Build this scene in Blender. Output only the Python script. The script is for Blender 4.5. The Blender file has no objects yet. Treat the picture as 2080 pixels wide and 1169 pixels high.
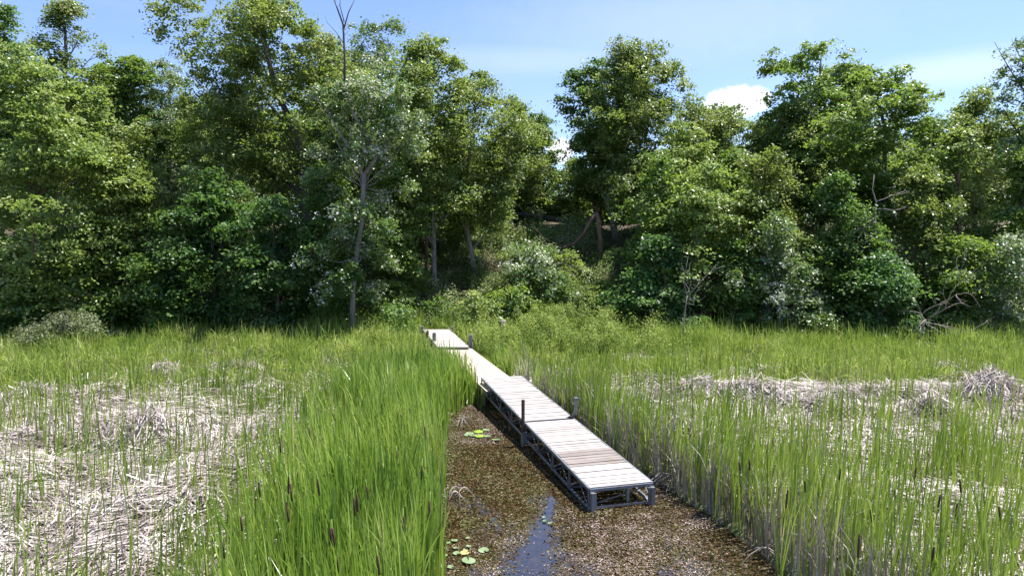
import bpy, math, random
import numpy as np
from mathutils import Vector, Matrix

# ------------------------------------------------------------------ camera, light
S = bpy.context.scene
C = S.collection
F = 1387.0                      # focal length in photo pixels (photo 2080 wide)
CAMZ = 4.85
TH = math.atan(89.5 / F)
cam_d = bpy.data.cameras.new('camera')
cam_d.lens = 24.0; cam_d.sensor_width = 36.0; cam_d.clip_end = 3000
cam = bpy.data.objects.new('camera', cam_d); C.objects.link(cam)
cam.location = (0, 0, CAMZ)
cam.rotation_euler = (math.radians(90) - TH, 0, 0)
S.camera = cam

SX, SY = -0.40, -0.10           # shadow of a 1 m post
sund = bpy.data.lights.new('sun', 'SUN'); sund.energy = 4.2; sund.angle = math.radians(0.5)
sund.color = (1.0, 0.955, 0.88)
sun = bpy.data.objects.new('sun', sund); C.objects.link(sun)
sv = Vector((-SX, -SY, 1)).normalized()
sun.rotation_euler = sv.to_track_quat('Z', 'Y').to_euler()
SUN_EL = math.asin(sv.z); SUN_AZ = math.atan2(sv.x, sv.y)

def pdir(px, py):
    u = (px - 1040) / F; v = (584.5 - py) / F
    return Vector((u, math.cos(TH) + v * math.sin(TH), -math.sin(TH) + v * math.cos(TH)))
def at_depth(px, py, Y):
    d = pdir(px, py); t = Y / d.y
    return Vector((d.x * t, Y, CAMZ + d.z * t))
def at_z(px, py, z=0.0):
    d = pdir(px, py); t = (z - CAMZ) / d.z
    return Vector((d.x * t, d.y * t, z))

W = bpy.data.worlds.new("World"); S.world = W; W.use_nodes = True
nt = W.node_tree; nt.nodes.clear()
def N(t, typ, **kw):
    n = t.nodes.new(typ)
    for k, v in kw.items(): setattr(n, k, v)
    return n
sky = N(nt, 'ShaderNodeTexSky', sky_type='NISHITA')
sky.sun_disc = False; sky.sun_elevation = SUN_EL; sky.sun_rotation = SUN_AZ
sky.air_density = 1.0; sky.dust_density = 0.6; sky.ozone_density = 2.2; sky.altitude = 200
bg = N(nt, 'ShaderNodeBackground'); bg.inputs['Strength'].default_value = 0.090
out = N(nt, 'ShaderNodeOutputWorld')
tc = N(nt, 'ShaderNodeTexCoord')
def wmath(op, a, b=None, clamp=False):
    n = N(nt, 'ShaderNodeMath', operation=op); n.use_clamp = clamp
    for i, x in enumerate((a, b)):
        if x is None: continue
        if isinstance(x, (int, float)): n.inputs[i].default_value = x
        else: nt.links.new(x, n.inputs[i])
    return n.outputs[0]
wn = N(nt, 'ShaderNodeTexNoise'); wn.inputs['Scale'].default_value = 34; wn.inputs['Detail'].default_value = 6; wn.inputs['Roughness'].default_value = .6
nt.links.new(tc.outputs['Generated'], wn.inputs['Vector'])
def cloud(px, py, rx, rz, soft, amp):
    d = pdir(px, py).normalized()
    v = N(nt, 'ShaderNodeVectorMath', operation='SUBTRACT'); nt.links.new(tc.outputs['Generated'], v.inputs[0]); v.inputs[1].default_value = d
    v2 = N(nt, 'ShaderNodeVectorMath', operation='MULTIPLY'); nt.links.new(v.outputs[0], v2.inputs[0]); v2.inputs[1].default_value = (1/rx, 1/rx, 1/rz)
    ln = N(nt, 'ShaderNodeVectorMath', operation='LENGTH'); nt.links.new(v2.outputs[0], ln.inputs[0])
    s = wmath('ADD', ln.outputs['Value'], wmath('MULTIPLY', wmath('SUBTRACT', wn.outputs['Fac'], 0.5), amp))
    mr = N(nt, 'ShaderNodeMapRange'); mr.inputs[1].default_value = 1.0 + soft; mr.inputs[2].default_value = 1.0 - soft
    mr.interpolation_type = 'SMOOTHSTEP'
    nt.links.new(s, mr.inputs[0]); return mr.outputs[0]
c1 = cloud(1490, 208, .036, .021, .22, 1.2)
c2 = cloud(1138, 305, .018, .016, .3, 1.2)
c3 = cloud(1540, 200, .018, .016, .22, 1.2)
cum = wmath('MAXIMUM', wmath('MAXIMUM', c1, c2), c3)
# thin streaks
mp = N(nt, 'ShaderNodeMapping'); mp.inputs['Rotation'].default_value = (0, math.radians(-7), 0); mp.inputs['Scale'].default_value = (2.2, 1.5, 22)
nt.links.new(tc.outputs['Generated'], mp.inputs['Vector'])
cn = N(nt, 'ShaderNodeTexNoise'); cn.inputs['Scale'].default_value = 1.0; cn.inputs['Detail'].default_value = 5; cn.inputs['Roughness'].default_value = .45
nt.links.new(mp.outputs[0], cn.inputs['Vector'])
mrc = N(nt, 'ShaderNodeMapRange'); mrc.inputs[1].default_value = .50; mrc.inputs[2].default_value = .78; mrc.inputs[4].default_value = .07
nt.links.new(cn.outputs['Fac'], mrc.inputs[0])
s1 = cloud(1090, 122, .15, .018, .9, .5); s2 = cloud(1930, 142, .085, .017, .8, .5); s3 = cloud(1400, 40, .22, .05, .9, .8)
st = wmath('MAXIMUM', wmath('MULTIPLY', s1, .17), wmath('MAXIMUM', wmath('MULTIPLY', s2, .26), wmath('MULTIPLY', s3, .16)))
fac = wmath('MAXIMUM', cum, wmath('MAXIMUM', st, mrc.outputs[0]), True)
tint = N(nt, 'ShaderNodeMix', data_type='RGBA', blend_type='MULTIPLY'); tint.inputs['Factor'].default_value = 1
nt.links.new(sky.outputs[0], tint.inputs['A']); tint.inputs['B'].default_value = (0.80, 0.81, 0.97, 1)
mx = N(nt, 'ShaderNodeMix', data_type='RGBA'); nt.links.new(fac, mx.inputs['Factor'])
nt.links.new(tint.outputs['Result'], mx.inputs['A']); mx.inputs['B'].default_value = (5.6, 5.7, 5.9, 1)
nt.links.new(mx.outputs['Result'], bg.inputs['Color']); nt.links.new(bg.outputs[0], out.inputs['Surface'])

S.view_settings.view_transform = 'Standard'; S.view_settings.look = 'None'
S.view_settings.gamma = 1; S.view_settings.exposure = 1.52
S.view_settings.use_curve_mapping = False
S.render.engine = 'CYCLES'
S.render.resolution_x = 1024; S.render.resolution_y = 575
S.cycles.max_bounces = 6; S.cycles.transmission_bounces = 4; S.cycles.diffuse_bounces = 5
S.cycles.transparent_max_bounces = 4

# ------------------------------------------------------------------ helpers
def tag(o, label=None, cat=None, group=None, kind=None):
    if label: o['label'] = label
    if cat: o['category'] = cat
    if group: o['group'] = group
    if kind: o['kind'] = kind
    return o
def empty(name, loc, rz=0):
    o = bpy.data.objects.new(name, None); C.objects.link(o)
    o.location = loc; o.rotation_euler = (0, 0, rz); o.empty_display_size = .3
    return o
def raw_mesh(name, V, faces_flat, sizes, mat, parent=None, smooth=False, loc=None, mats=None, midx=None):
    """V (n,3); faces_flat loop vertex indices; sizes loops per face"""
    me = bpy.data.meshes.new(name)
    V = np.asarray(V, dtype=np.float32); ff = np.asarray(faces_flat, dtype=np.int32); sz = np.asarray(sizes, dtype=np.int32)
    me.vertices.add(len(V)); me.vertices.foreach_set('co', V.ravel())
    me.loops.add(len(ff)); me.loops.foreach_set('vertex_index', ff)
    me.polygons.add(len(sz))
    st = np.zeros(len(sz), dtype=np.int32); st[1:] = np.cumsum(sz)[:-1]
    me.polygons.foreach_set('loop_start', st)
    me.polygons.foreach_set('use_smooth', np.full(len(sz), smooth, dtype=bool))
    if mats:
        for m in mats: me.materials.append(m)
        me.polygons.foreach_set('material_index', np.asarray(midx, dtype=np.int32))
    else: me.materials.append(mat)
    me.update(calc_edges=True)
    o = bpy.data.objects.new(name, me); C.objects.link(o)
    if parent: o.parent = parent
    if loc is not None: o.location = loc
    return o

class MB:
    """collects boxes and tubes into one mesh"""
    def __init__(s): s.V = []; s.F = []; s.S = []; s.n = 0
    def add(s, V, faces):
        V = np.asarray(V, dtype=float)
        for f in faces:
            s.F.extend([i + s.n for i in f]); s.S.append(len(f))
        s.V.append(V); s.n += len(V)
    def beam(s, a, b, w, h, up=(0, 0, 1), twist=0):
        """box from a to b, w wide and h tall, centred on the line"""
        a = np.array(a, float); b = np.array(b, float); d = b - a; d /= np.linalg.norm(d)
        u = np.array(up, float); r = np.cross(d, u)
        if np.linalg.norm(r) < 1e-4: r = np.cross(d, np.array([1., 0, 0]))
        r /= np.linalg.norm(r); u = np.cross(r, d)
        if twist:
            c, sn = math.cos(twist), math.sin(twist); r, u = r*c + u*sn, -r*sn + u*c
        V = [p + r*sx*w/2 + u*sy*h/2 for p in (a, b) for sx, sy in ((-1,-1),(1,-1),(1,1),(-1,1))]
        s.add(V, [(3,2,1,0),(4,5,6,7),(0,1,5,4),(1,2,6,5),(2,3,7,6),(3,0,4,7)])
    def tube(s, pts, rad, n=6, cap=True):
        pts = np.asarray(pts, float); m = len(pts)
        rad = np.full(m, rad) if np.isscalar(rad) else np.asarray(rad, float)
        T = np.gradient(pts, axis=0); T /= (np.linalg.norm(T, axis=1)[:, None] + 1e-9)
        ref = np.array([0., 0, 1]) if abs(T[0][2]) < .9 else np.array([1., 0, 0])
        V = []
        a = np.linspace(0, 2*math.pi, n, endpoint=False)
        r = np.cross(T[0], ref); r /= np.linalg.norm(r)
        for i in range(m):
            r = r - T[i]*np.dot(r, T[i]); r /= (np.linalg.norm(r) + 1e-9); u = np.cross(T[i], r)
            V.append(pts[i] + rad[i]*(np.cos(a)[:, None]*r + np.sin(a)[:, None]*u))
        V = np.concatenate(V)
        f = []
        for i in range(m-1):
            for k in range(n):
                k2 = (k+1) % n
                f.append((i*n+k, i*n+k2, (i+1)*n+k2, (i+1)*n+k))
        if cap: f.append(tuple(range(n-1, -1, -1))); f.append(tuple((m-1)*n + k for k in range(n)))
        s.add(V, f)
    def build(s, name, mat, parent=None, loc=None, smooth=False, origin=None):
        V = np.concatenate(s.V)
        if origin is not None: V = V - np.array(origin)
        return raw_mesh(name, V, s.F, s.S, mat, parent, smooth, loc)

_tab = np.random.RandomState(5).rand(512, 512)
def vnoise(x, y, sc=1.0, oct=3, seed=0):
    x = np.asarray(x, float); y = np.asarray(y, float); r = 0; a = 1; t = 0
    for o in range(oct):
        xx = x*sc + 17.3*seed + 100.7; yy = y*sc + 9.1*seed + 100.3
        xi = np.floor(xx).astype(int); yi = np.floor(yy).astype(int)
        fx = xx - xi; fy = yy - yi; fx = fx*fx*(3-2*fx); fy = fy*fy*(3-2*fy)
        g = lambda i, j: _tab[i % 512, j % 512]
        v = (g(xi, yi)*(1-fx) + g(xi+1, yi)*fx)*(1-fy) + (g(xi, yi+1)*(1-fx) + g(xi+1, yi+1)*fx)*fy
        r = r + a*v; t += a; a *= .5; sc *= 2.1
    return r / t
def sstep(a, b, x):
    t = np.clip((np.asarray(x, float) - a) / (b - a), 0, 1); return t*t*(3-2*t)
def nrm(v): return v / (np.linalg.norm(v, axis=-1, keepdims=True) + 1e-9)

# ------------------------------------------------------------------ materials
def newmat(name):
    m = bpy.data.materials.new(name); m.use_nodes = True; t = m.node_tree
    return m, t, t.nodes['Principled BSDF'], t.nodes['Material Output']
def ramp(t, fac, stops):
    r = N(t, 'ShaderNodeValToRGB'); el = r.color_ramp.elements
    while len(el) < len(stops): el.new(0.5)
    for e, (p, c) in zip(el, stops): e.position = p; e.color = (*c, 1)
    t.links.new(fac, r.inputs[0]); return r
def noise(t, scale, detail=4, rough=.55, vec=None, obj=True, dist=0):
    n = N(t, 'ShaderNodeTexNoise'); n.inputs['Scale'].default_value = scale
    n.inputs['Detail'].default_value = detail; n.inputs['Roughness'].default_value = rough
    n.inputs['Distortion'].default_value = dist
    if vec is None:
        c = N(t, 'ShaderNodeNewGeometry' if not obj else 'ShaderNodeTexCoord'); vec = c.outputs['Position' if not obj else 'Object']
    t.links.new(vec, n.inputs['Vector']); return n
def foliage(name, stops, trans=.35, tcol=(.30, .42, .05), rough=.42, spec=.5, objvar=.15, nscale=.6):
    """leaf: colour differs from leaf to leaf, slightly from plant to plant, light passes through"""
    m, t, b, out = newmat(name)
    g = N(t, 'ShaderNodeNewGeometry')
    no = noise(t, nscale, 2, obj=False)
    a = N(t, 'ShaderNodeMath', operation='MULTIPLY_ADD'); a.inputs[1].default_value = .6
    t.links.new(g.outputs['Random Per Island'], a.inputs[0])
    b2 = N(t, 'ShaderNodeMath', operation='MULTIPLY_ADD'); b2.inputs[1].default_value = 1.25; b2.inputs[2].default_value = -.40  # clump noise: young and old foliage, and bright lit clumps put into the colour
    t.links.new(no.outputs['Fac'], b2.inputs[0]); t.links.new(b2.outputs[0], a.inputs[2])
    r = ramp(t, a.outputs[0], stops)
    oi = N(t, 'ShaderNodeObjectInfo')
    hs = N(t, 'ShaderNodeHueSaturation')
    mr = N(t, 'ShaderNodeMapRange'); mr.inputs[3].default_value = 1 - objvar; mr.inputs[4].default_value = 1 + objvar
    t.links.new(oi.outputs['Random'], mr.inputs[0]); t.links.new(mr.outputs[0], hs.inputs['Value'])
    t.links.new(r.outputs[0], hs.inputs['Color'])
    t.links.new(hs.outputs[0], b.inputs['Base Color'])
    b.inputs['Roughness'].default_value = rough; b.inputs['Specular IOR Level'].default_value = spec
    if trans:
        tr = N(t, 'ShaderNodeBsdfTranslucent')
        mc = N(t, 'ShaderNodeMix', data_type='RGBA', blend_type='MULTIPLY'); mc.inputs['Factor'].default_value = 0
        k = N(t, 'ShaderNodeMix', data_type='RGBA'); k.inputs['Factor'].default_value = .55
        t.links.new(hs.outputs[0], k.inputs['A']); k.inputs['B'].default_value = (*tcol, 1)
        t.links.new(k.outputs['Result'], tr.inputs['Color'])
        ms = N(t, 'ShaderNodeMixShader'); ms.inputs[0].default_value = trans
        t.links.new(b.outputs[0], ms.inputs[1]); t.links.new(tr.outputs[0], ms.inputs[2]); t.links.new(ms.outputs[0], out.inputs['Surface'])
    return m
def bark(name, c1, c2, scale=6):
    m, t, b, out = newmat(name)
    tc_ = N(t, 'ShaderNodeTexCoord'); mp_ = N(t, 'ShaderNodeMapping'); mp_.inputs['Scale'].default_value = (1, 1, .22)
    t.links.new(tc_.outputs['Object'], mp_.inputs[0])
    n = noise(t, scale, 6, .65, mp_.outputs[0]); r = ramp(t, n.outputs['Fac'], [(.3, c1), (.72, c2)])
    t.links.new(r.outputs[0], b.inputs['Base Color']); b.inputs['Roughness'].default_value = .9
    bp = N(t, 'ShaderNodeBump'); bp.inputs['Strength'].default_value = .6; bp.inputs['Distance'].default_value = .03
    t.links.new(n.outputs['Fac'], bp.inputs['Height']); t.links.new(bp.outputs[0], b.inputs['Normal'])
    return m

M = {}
M['maple'] = foliage('maple_leaf', [(0.0,(.022,.060,.012)),(0.4,(.080,.165,.030)),(0.75,(.20,.28,.065)),(1,(.42,.46,.22))], .46, (.32,.46,.05), .38, .5)  # palest stop here, in bright and olive: highlights put into the leaf colour
M['bright'] = foliage('bright_leaf', [(0.0,(.040,.085,.017)),(0.4,(.130,.215,.045)),(0.75,(.29,.36,.11)),(1,(.52,.54,.31))], .46, (.38,.50,.08), .38, .5)
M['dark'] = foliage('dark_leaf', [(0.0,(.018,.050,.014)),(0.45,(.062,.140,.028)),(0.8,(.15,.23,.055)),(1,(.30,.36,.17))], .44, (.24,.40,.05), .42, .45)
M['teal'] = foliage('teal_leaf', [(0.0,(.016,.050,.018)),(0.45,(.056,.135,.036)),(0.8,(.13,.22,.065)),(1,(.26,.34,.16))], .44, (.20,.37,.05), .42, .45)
M['olive'] = foliage('olive_leaf', [(0.0,(.024,.058,.013)),(0.4,(.088,.155,.033)),(0.75,(.225,.278,.075)),(1,(.48,.45,.24))], .46, (.33,.43,.06), .38, .5)
M['silver'] = foliage('silver_leaf', [(0.1,(.045,.105,.026)),(0.5,(.115,.20,.050)),(0.68,(.20,.27,.10)),(0.76,(.50,.49,.44)),(1,(.72,.70,.66))], .36, (.28,.42,.07), .36, .5)
M['grey'] = foliage('grey_leaf', [(0.1,(0.065,0.091,0.046)),(0.5,(0.143,0.169,0.085)),(0.9,(0.286,0.299,0.169))], .25, (0.28, 0.336, 0.112), .5, .3)
M['far'] = foliage('far_leaf', [(0.1,(0.027,0.060,0.018)),(0.5,(0.068,0.128,0.030)),(0.9,(0.150,0.210,0.045))], 0.5, (0.39, 0.54, 0.053), 0.5, .3)
M['reed'] = foliage('reed_leaf', [(.0,(.026,.070,.012)),(.35,(.11,.20,.026)),(.7,(.25,.37,.055)),(.88,(.42,.50,.14)),(1,(.58,.48,.25))], .44, (.34,.48,.06), .34, .6, 0, .5)
M['reedd'] = foliage('reed_leaf_sparse', [(.0,(.030,.075,.010)),(.35,(.11,.19,.022)),(.7,(.25,.35,.06)),(.9,(.42,.46,.13)),(1,(.55,.48,.22))], .42, (.33,.45,.05), .38, .5, 0, .5)
M['sedge'] = foliage('sedge_leaf', [(0.0,(.050,.11,.018)),(0.35,(.16,.25,.040)),(0.7,(.33,.40,.09)),(1,(.55,.52,.25))], .42, (.38,.50,.08), .5, .25, 0, .7)
M['herb'] = foliage('herb_leaf', [(0.05,(.045,.10,.018)),(0.45,(.14,.215,.034)),(0.8,(.29,.335,.075)),(1,(.42,.44,.18))], .38, (.32,.43,.07), .5, .25, 0, 1.0)
M['brush'] = foliage('undergrowth_leaf', [(0.1,(0.065,0.12,0.030)),(0.5,(0.17,0.24,0.065)),(0.8,(0.33,0.37,0.17)),(1,(0.56,0.54,0.44))], .38, (0.34, 0.45, 0.09), .45, .4, 0, .6)
M['dead'] = foliage('dead_reed', [(.05,(.085,.065,.055)),(.35,(.25,.21,.195)),(.7,(.47,.415,.395)),(1,(.68,.63,.60))], .12, (.38,.31,.26), .55, .4, 0, .8)
M['deadg']  = foliage('standing_dead_reed', [(.1,(.12,.10,.08)),(.5,(.27,.235,.19)),(.9,(.44,.40,.35))], .12, (.4,.33,.22), .6, .3, 0, .8)
M['fleck'] = foliage('floating_fleck', [(.1,(.032,.022,.008)),(.35,(.085,.062,.028)),(.62,(.20,.145,.125)),(.88,(.33,.25,.235)),(1,(.48,.40,.40))], 0, rough=.5, spec=.3, objvar=0, nscale=1.6)
M['olive_weed'] = foliage('submerged_fleck', [(.1,(.024,.011,.003)),(.35,(.070,.036,.009)),(.6,(.062,.050,.016)),(1,(.11,.105,.04))], 0, rough=.6, spec=.2, objvar=0, nscale=1.6)
M['bark']   = bark('bark_dark', (.035,.028,.022), (.13,.11,.09))
M['barkl']  = bark('bark_pale', (.09,.078,.068), (.27,.245,.22))
M['barkb']  = bark('bark_brown', (.07,.045,.028), (.21,.145,.10))
M['deadwood'] = bark('dead_wood', (.13,.11,.10), (.34,.305,.28), 9)
M['char']   = bark('dark_log', (.012,.012,.014), (.05,.05,.055))
M['spike']  = bark('cattail_brown', (.035,.017,.009), (.085,.045,.022), 30)

def wood(name, c1, c2, c3, axis):
    m, t, b, out = newmat(name)
    tc_ = N(t, 'ShaderNodeTexCoord'); mp_ = N(t, 'ShaderNodeMapping')
    mp_.inputs['Scale'].default_value = (2, 40, 40) if axis == 'x' else (40, 2, 40)
    t.links.new(tc_.outputs['Object'], mp_.inputs[0])
    n = noise(t, 1.0, 6, .7, mp_.outputs[0])
    r = ramp(t, n.outputs['Fac'], [(.25, c1), (.6, c2), (.85, c3)])
    g = N(t, 'ShaderNodeNewGeometry')
    mr = N(t, 'ShaderNodeMapRange'); mr.inputs[3].default_value = .78; mr.inputs[4].default_value = 1.05
    t.links.new(g.outputs['Random Per Island'], mr.inputs[0])
    n2 = noise(t, 1.3, 5, .6); mr2 = N(t, 'ShaderNodeMapRange'); mr2.inputs[1].default_value = .32; mr2.inputs[2].default_value = .55; mr2.inputs[3].default_value = .84; mr2.inputs[4].default_value = 1
    t.links.new(n2.outputs['Fac'], mr2.inputs[0])
    mu = N(t, 'ShaderNodeMath', operation='MULTIPLY'); t.links.new(mr.outputs[0], mu.inputs[0]); t.links.new(mr2.outputs[0], mu.inputs[1])
    hs = N(t, 'ShaderNodeHueSaturation'); t.links.new(mu.outputs[0], hs.inputs['Value']); t.links.new(r.outputs[0], hs.inputs['Color'])
    t.links.new(hs.outputs[0], b.inputs['Base Color']); b.inputs['Roughness'].default_value = .85
    bp = N(t, 'ShaderNodeBump'); bp.inputs['Strength'].default_value = .35; bp.inputs['Distance'].default_value = .006
    t.links.new(n.outputs['Fac'], bp.inputs['Height']); t.links.new(bp.outputs[0], b.inputs['Normal'])
    return m
M['deck'] = wood('weathered_planks', (.27,.24,.225), (.42,.385,.365), (.53,.495,.47), 'x')
M['deckd'] = wood('stained_planks', (.13,.105,.095), (.26,.225,.205), (.38,.34,.32), 'x')
M['board'] = wood('weathered_boards', (.32,.26,.20), (.46,.40,.335), (.55,.49,.42), 'y')
M['post'] = bark('weathered_post', (.13,.115,.10), (.32,.30,.28), 10)
def metal(name, c, rust, amt, rough=.5):
    m, t, b, out = newmat(name)
    n = noise(t, 9, 6, .65); r = ramp(t, n.outputs['Fac'], [(amt, rust), (amt + .13, c)])
    t.links.new(r.outputs[0], b.inputs['Base Color']); b.inputs['Roughness'].default_value = rough; b.inputs['Metallic'].default_value = .35
    return m
M['galv'] = metal('galvanised_steel', (.17,.195,.23), (.15,.12,.10), .36)
M['rust'] = metal('rusty_pipe', (.05,.038,.035), (.10,.05,.035), .5, .7)
M['black'] = metal('black_bracket', (.03,.03,.035), (.07,.045,.03), .3)

# ground
def ground_mat():
    m, t, b, out = newmat('marsh_ground')
    g = N(t, 'ShaderNodeNewGeometry'); sp = N(t, 'ShaderNodeSeparateXYZ'); t.links.new(g.outputs['Position'], sp.inputs[0])
    n = noise(t, 1.1, 6, .65, obj=False); n2 = noise(t, 14, 4, .7, obj=False)
    marsh = ramp(t, n2.outputs['Fac'], [(.3, (.03,.025,.015)), (.5, (.075,.062,.038)), (.75, (.16,.135,.10))])
    grn = ramp(t, n.outputs['Fac'], [(.35, (.06,.085,.02)), (.7, (.10,.13,.03))])
    mA = N(t, 'ShaderNodeMix', data_type='RGBA'); r1 = ramp(t, n.outputs['Fac'], [(.42, (0,0,0)), (.6, (1,1,1))])
    t.links.new(r1.outputs[0], mA.inputs['Factor']); t.links.new(marsh.outputs[0], mA.inputs['A']); t.links.new(grn.outputs[0], mA.inputs['B'])
    litter = ramp(t, n2.outputs['Fac'], [(.3, (.03,.024,.014)), (.55, (.07,.055,.03)), (.8, (.16,.12,.075))])
    mr = N(t, 'ShaderNodeMapRange'); mr.inputs[1].default_value = 31.5; mr.inputs[2].default_value = 36; t.links.new(sp.outputs['Y'], mr.inputs[0])
    mB = N(t, 'ShaderNodeMix', data_type='RGBA'); t.links.new(mr.outputs[0], mB.inputs['Factor'])
    t.links.new(mA.outputs['Result'], mB.inputs['A']); t.links.new(litter.outputs[0], mB.inputs['B'])
    t.links.new(mB.outputs['Result'], b.inputs['Base Color']); b.inputs['Roughness'].default_value = .95
    bp = N(t, 'ShaderNodeBump'); bp.inputs['Strength'].default_value = .8; bp.inputs['Distance'].default_value = .05
    t.links.new(n2.outputs['Fac'], bp.inputs['Height']); t.links.new(bp.outputs[0], b.inputs['Normal'])
    return m
def water_mat():
    m, t, b, out = newmat('pond_water')
    n = noise(t, .9, 5, .6, obj=False); n2 = noise(t, 7, 5, .7, obj=False)
    r = ramp(t, n2.outputs['Fac'], [(.32, (.004,.003,.001)), (.5, (.018,.012,.004)), (.68, (.036,.026,.008)), (.85,(.06,.045,.014))])
    t.links.new(r.outputs[0], b.inputs['Base Color'])
    b.inputs['IOR'].default_value = 2.3; b.inputs['Roughness'].default_value = .03
    n3 = noise(t, 5, 3, .5, obj=False)
    bp = N(t, 'ShaderNodeBump'); bp.inputs['Strength'].default_value = .04; bp.inputs['Distance'].default_value = .02
    t.links.new(n3.outputs['Fac'], bp.inputs['Height']); t.links.new(bp.outputs[0], b.inputs['Normal'])
    return m
M['ground'] = ground_mat(); M['water'] = water_mat()
def pad_mat(name, c1, c2):
    m, t, b, out = newmat(name)
    n = noise(t, 6, 3); r = ramp(t, n.outputs['Fac'], [(.3, c1), (.7, c2)])
    t.links.new(r.outputs[0], b.inputs['Base Color']); b.inputs['Roughness'].default_value = .3
    return m
M['pad'] = pad_mat('lily_pad_green', (.12,.18,.08), (.22,.28,.15))
M['pady'] = pad_mat('lily_pad_yellow', (.34,.27,.07), (.5,.42,.18))
M['padb'] = pad_mat('lily_pad_lime', (.17,.30,.03), (.28,.42,.05))

# ------------------------------------------------------------------ terrain
def chan_l(Y): return np.interp(Y, [-40, 3, 6, 10, 14, 17.5, 19, 20.3, 21.2], [-14, -6, -1.05, -1.25, -1.55, -1.85, -1.75, -1.35, -.6])
def chan_r(Y): return np.interp(Y, [-40, 3, 6, 10, 11.5, 12.6, 14, 15, 16, 19, 21.2], [30, 8, 5.2, 4.0, 3.68, 3.35, 2.75, 2.35, 2.05, 1.1, -.2])
def chan_d(X, Y):       # >0 inside the water
    w = (vnoise(X, Y, 1.3, 2, 3) - .5) * .7
    d = np.minimum(X - chan_l(Y), chan_r(Y) - X) + w * .6
    return np.where(Y > 21.2, -1.0, np.minimum(d, 21.2 - Y))
def height(X, Y):
    X = np.asarray(X, float); Y = np.asarray(Y, float)
    z = .07 + .10*(vnoise(X, Y, .6, 3, 1) - .4)
    z = z + .25 * sstep(26, 34, Y)
    slope0 = 33.0 + 1.5*(vnoise(X, Y*0, .12, 2, 8) - .5)
    z = z + 5.9 * sstep(0, 1, (Y - slope0) / 15.0)
    z = z + (vnoise(X, Y, .25, 3, 2) - .5) * 1.0 * sstep(34, 40, Y)
    z = z + 2.0 * sstep(60, 200, Y)
    return z - .75 * sstep(-.05, .4, chan_d(X, Y))
def hz(x, y): return float(height(np.array([x]), np.array([y]))[0])
gx = np.unique(np.concatenate([-np.geomspace(34, 900, 16), np.arange(-34, 34.01, .34), np.arange(-3, 6, .12), np.geomspace(34, 900, 16)]))
gy = np.unique(np.concatenate([-np.geomspace(10, 500, 10), np.arange(-10, 6, 1.0), np.arange(6, 22, .14), np.arange(22, 62, .4), np.geomspace(62, 1500, 16)]))
def grid(name, gx, gy, fz, mat):
    X, Y = np.meshgrid(gx, gy); Z = fz(X.ravel(), Y.ravel())
    V = np.stack([X.ravel(), Y.ravel(), Z], 1); nx, ny = len(gx), len(gy)
    i = (np.arange(ny-1)[:, None]*nx + np.arange(nx-1)[None, :]).ravel()
    Fc = np.stack([i, i+1, i+1+nx, i+nx], 1)
    return raw_mesh(name, V, Fc.ravel(), np.full(len(Fc), 4), mat, smooth=True)
tag(grid('ground', gx, gy, height, M['ground']), kind='structure')
tag(grid('water', np.linspace(-60, 60, 25), np.linspace(-80, 24, 25), lambda x, y: x*0, M['water']), kind='structure')

# ------------------------------------------------------------------ blades, leaves, strips
def blades(name, P, H, Wd, lean, mat, rng, az=None, droop=0.0, parent=None, origin=None):
    """upright grass blades: P base points (n,3)"""
    n = len(P); a = rng.rand(n)*2*math.pi if az is None else az
    ld = np.stack([np.cos(a), np.sin(a), np.zeros(n)], 1)
    fa = rng.rand(n)*math.pi; fd = np.stack([np.cos(fa), np.sin(fa), np.zeros(n)], 1)
    ts = [0, .38, .74, 1.0]; ws = [.8, 1.0, .72, 0]
    V = np.zeros((n, 7, 3))
    k = 0
    for t, w in zip(ts, ws):
        c = P + ld*(lean*H*(t**2))[:, None]; c[:, 2] += H*(t - droop*t**3*.5*np.minimum(lean*2, 1))
        if w == 0: V[:, 6] = c
        else:
            V[:, k] = c - fd*(Wd*w/2)[:, None]; V[:, k+1] = c + fd*(Wd*w/2)[:, None]; k += 2
    if origin is not None: V -= np.array(origin)
    base = (np.arange(n)*7)[:, None]
    idx = np.array([0,1,3,2, 2,3,5,4, 4,5,6])[None, :] + base
    return raw_mesh(name, V.reshape(-1, 3), idx.ravel(), np.tile([4,4,3], n), mat, parent)
def leafquads(Pc, Nn, L, rng, wr=.75, bend=.12, T=None):
    n = len(Pc); r = rng.randn(n, 3) if T is None else T
    t = nrm(r - Nn*np.sum(r*Nn, 1, keepdims=True)); b = np.cross(Nn, t)
    L = L[:, None]
    V = np.stack([Pc - t*L*.5, Pc + b*L*wr*.5 + Nn*L*bend, Pc + t*L*.5, Pc - b*L*wr*.5 + Nn*L*bend], 1)
    return V.reshape(-1, 3)
def quads_obj(name, V, mat, parent=None, loc=None):
    n = len(V)//4
    return raw_mesh(name, V, np.arange(n*4), np.full(n, 4), mat, parent, False, loc)
def strips(P, D, L, Wd, sag, rng):
    """lying strips: centre P, direction D (unit), with a bend"""
    n = len(P); up = np.array([0, 0, 1.0]); s = nrm(np.cross(D, up)); s2 = nrm(s + rng.randn(n, 3)*.35)
    k = rng.randn(n, 3)*.5; k[:, 2] = 0
    V = np.zeros((n, 6, 3))
    for j, t in enumerate((-.5, .05, .5)):
        c = P + D*(L*t)[:, None] - up*(sag*L*(4*t*t))[:, None] + k*(L*(.25 - t*t))[:, None]*.5
        V[:, 2*j] = c - s2*(Wd/2)[:, None]; V[:, 2*j+1] = c + s2*(Wd/2)[:, None]
    return V
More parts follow.
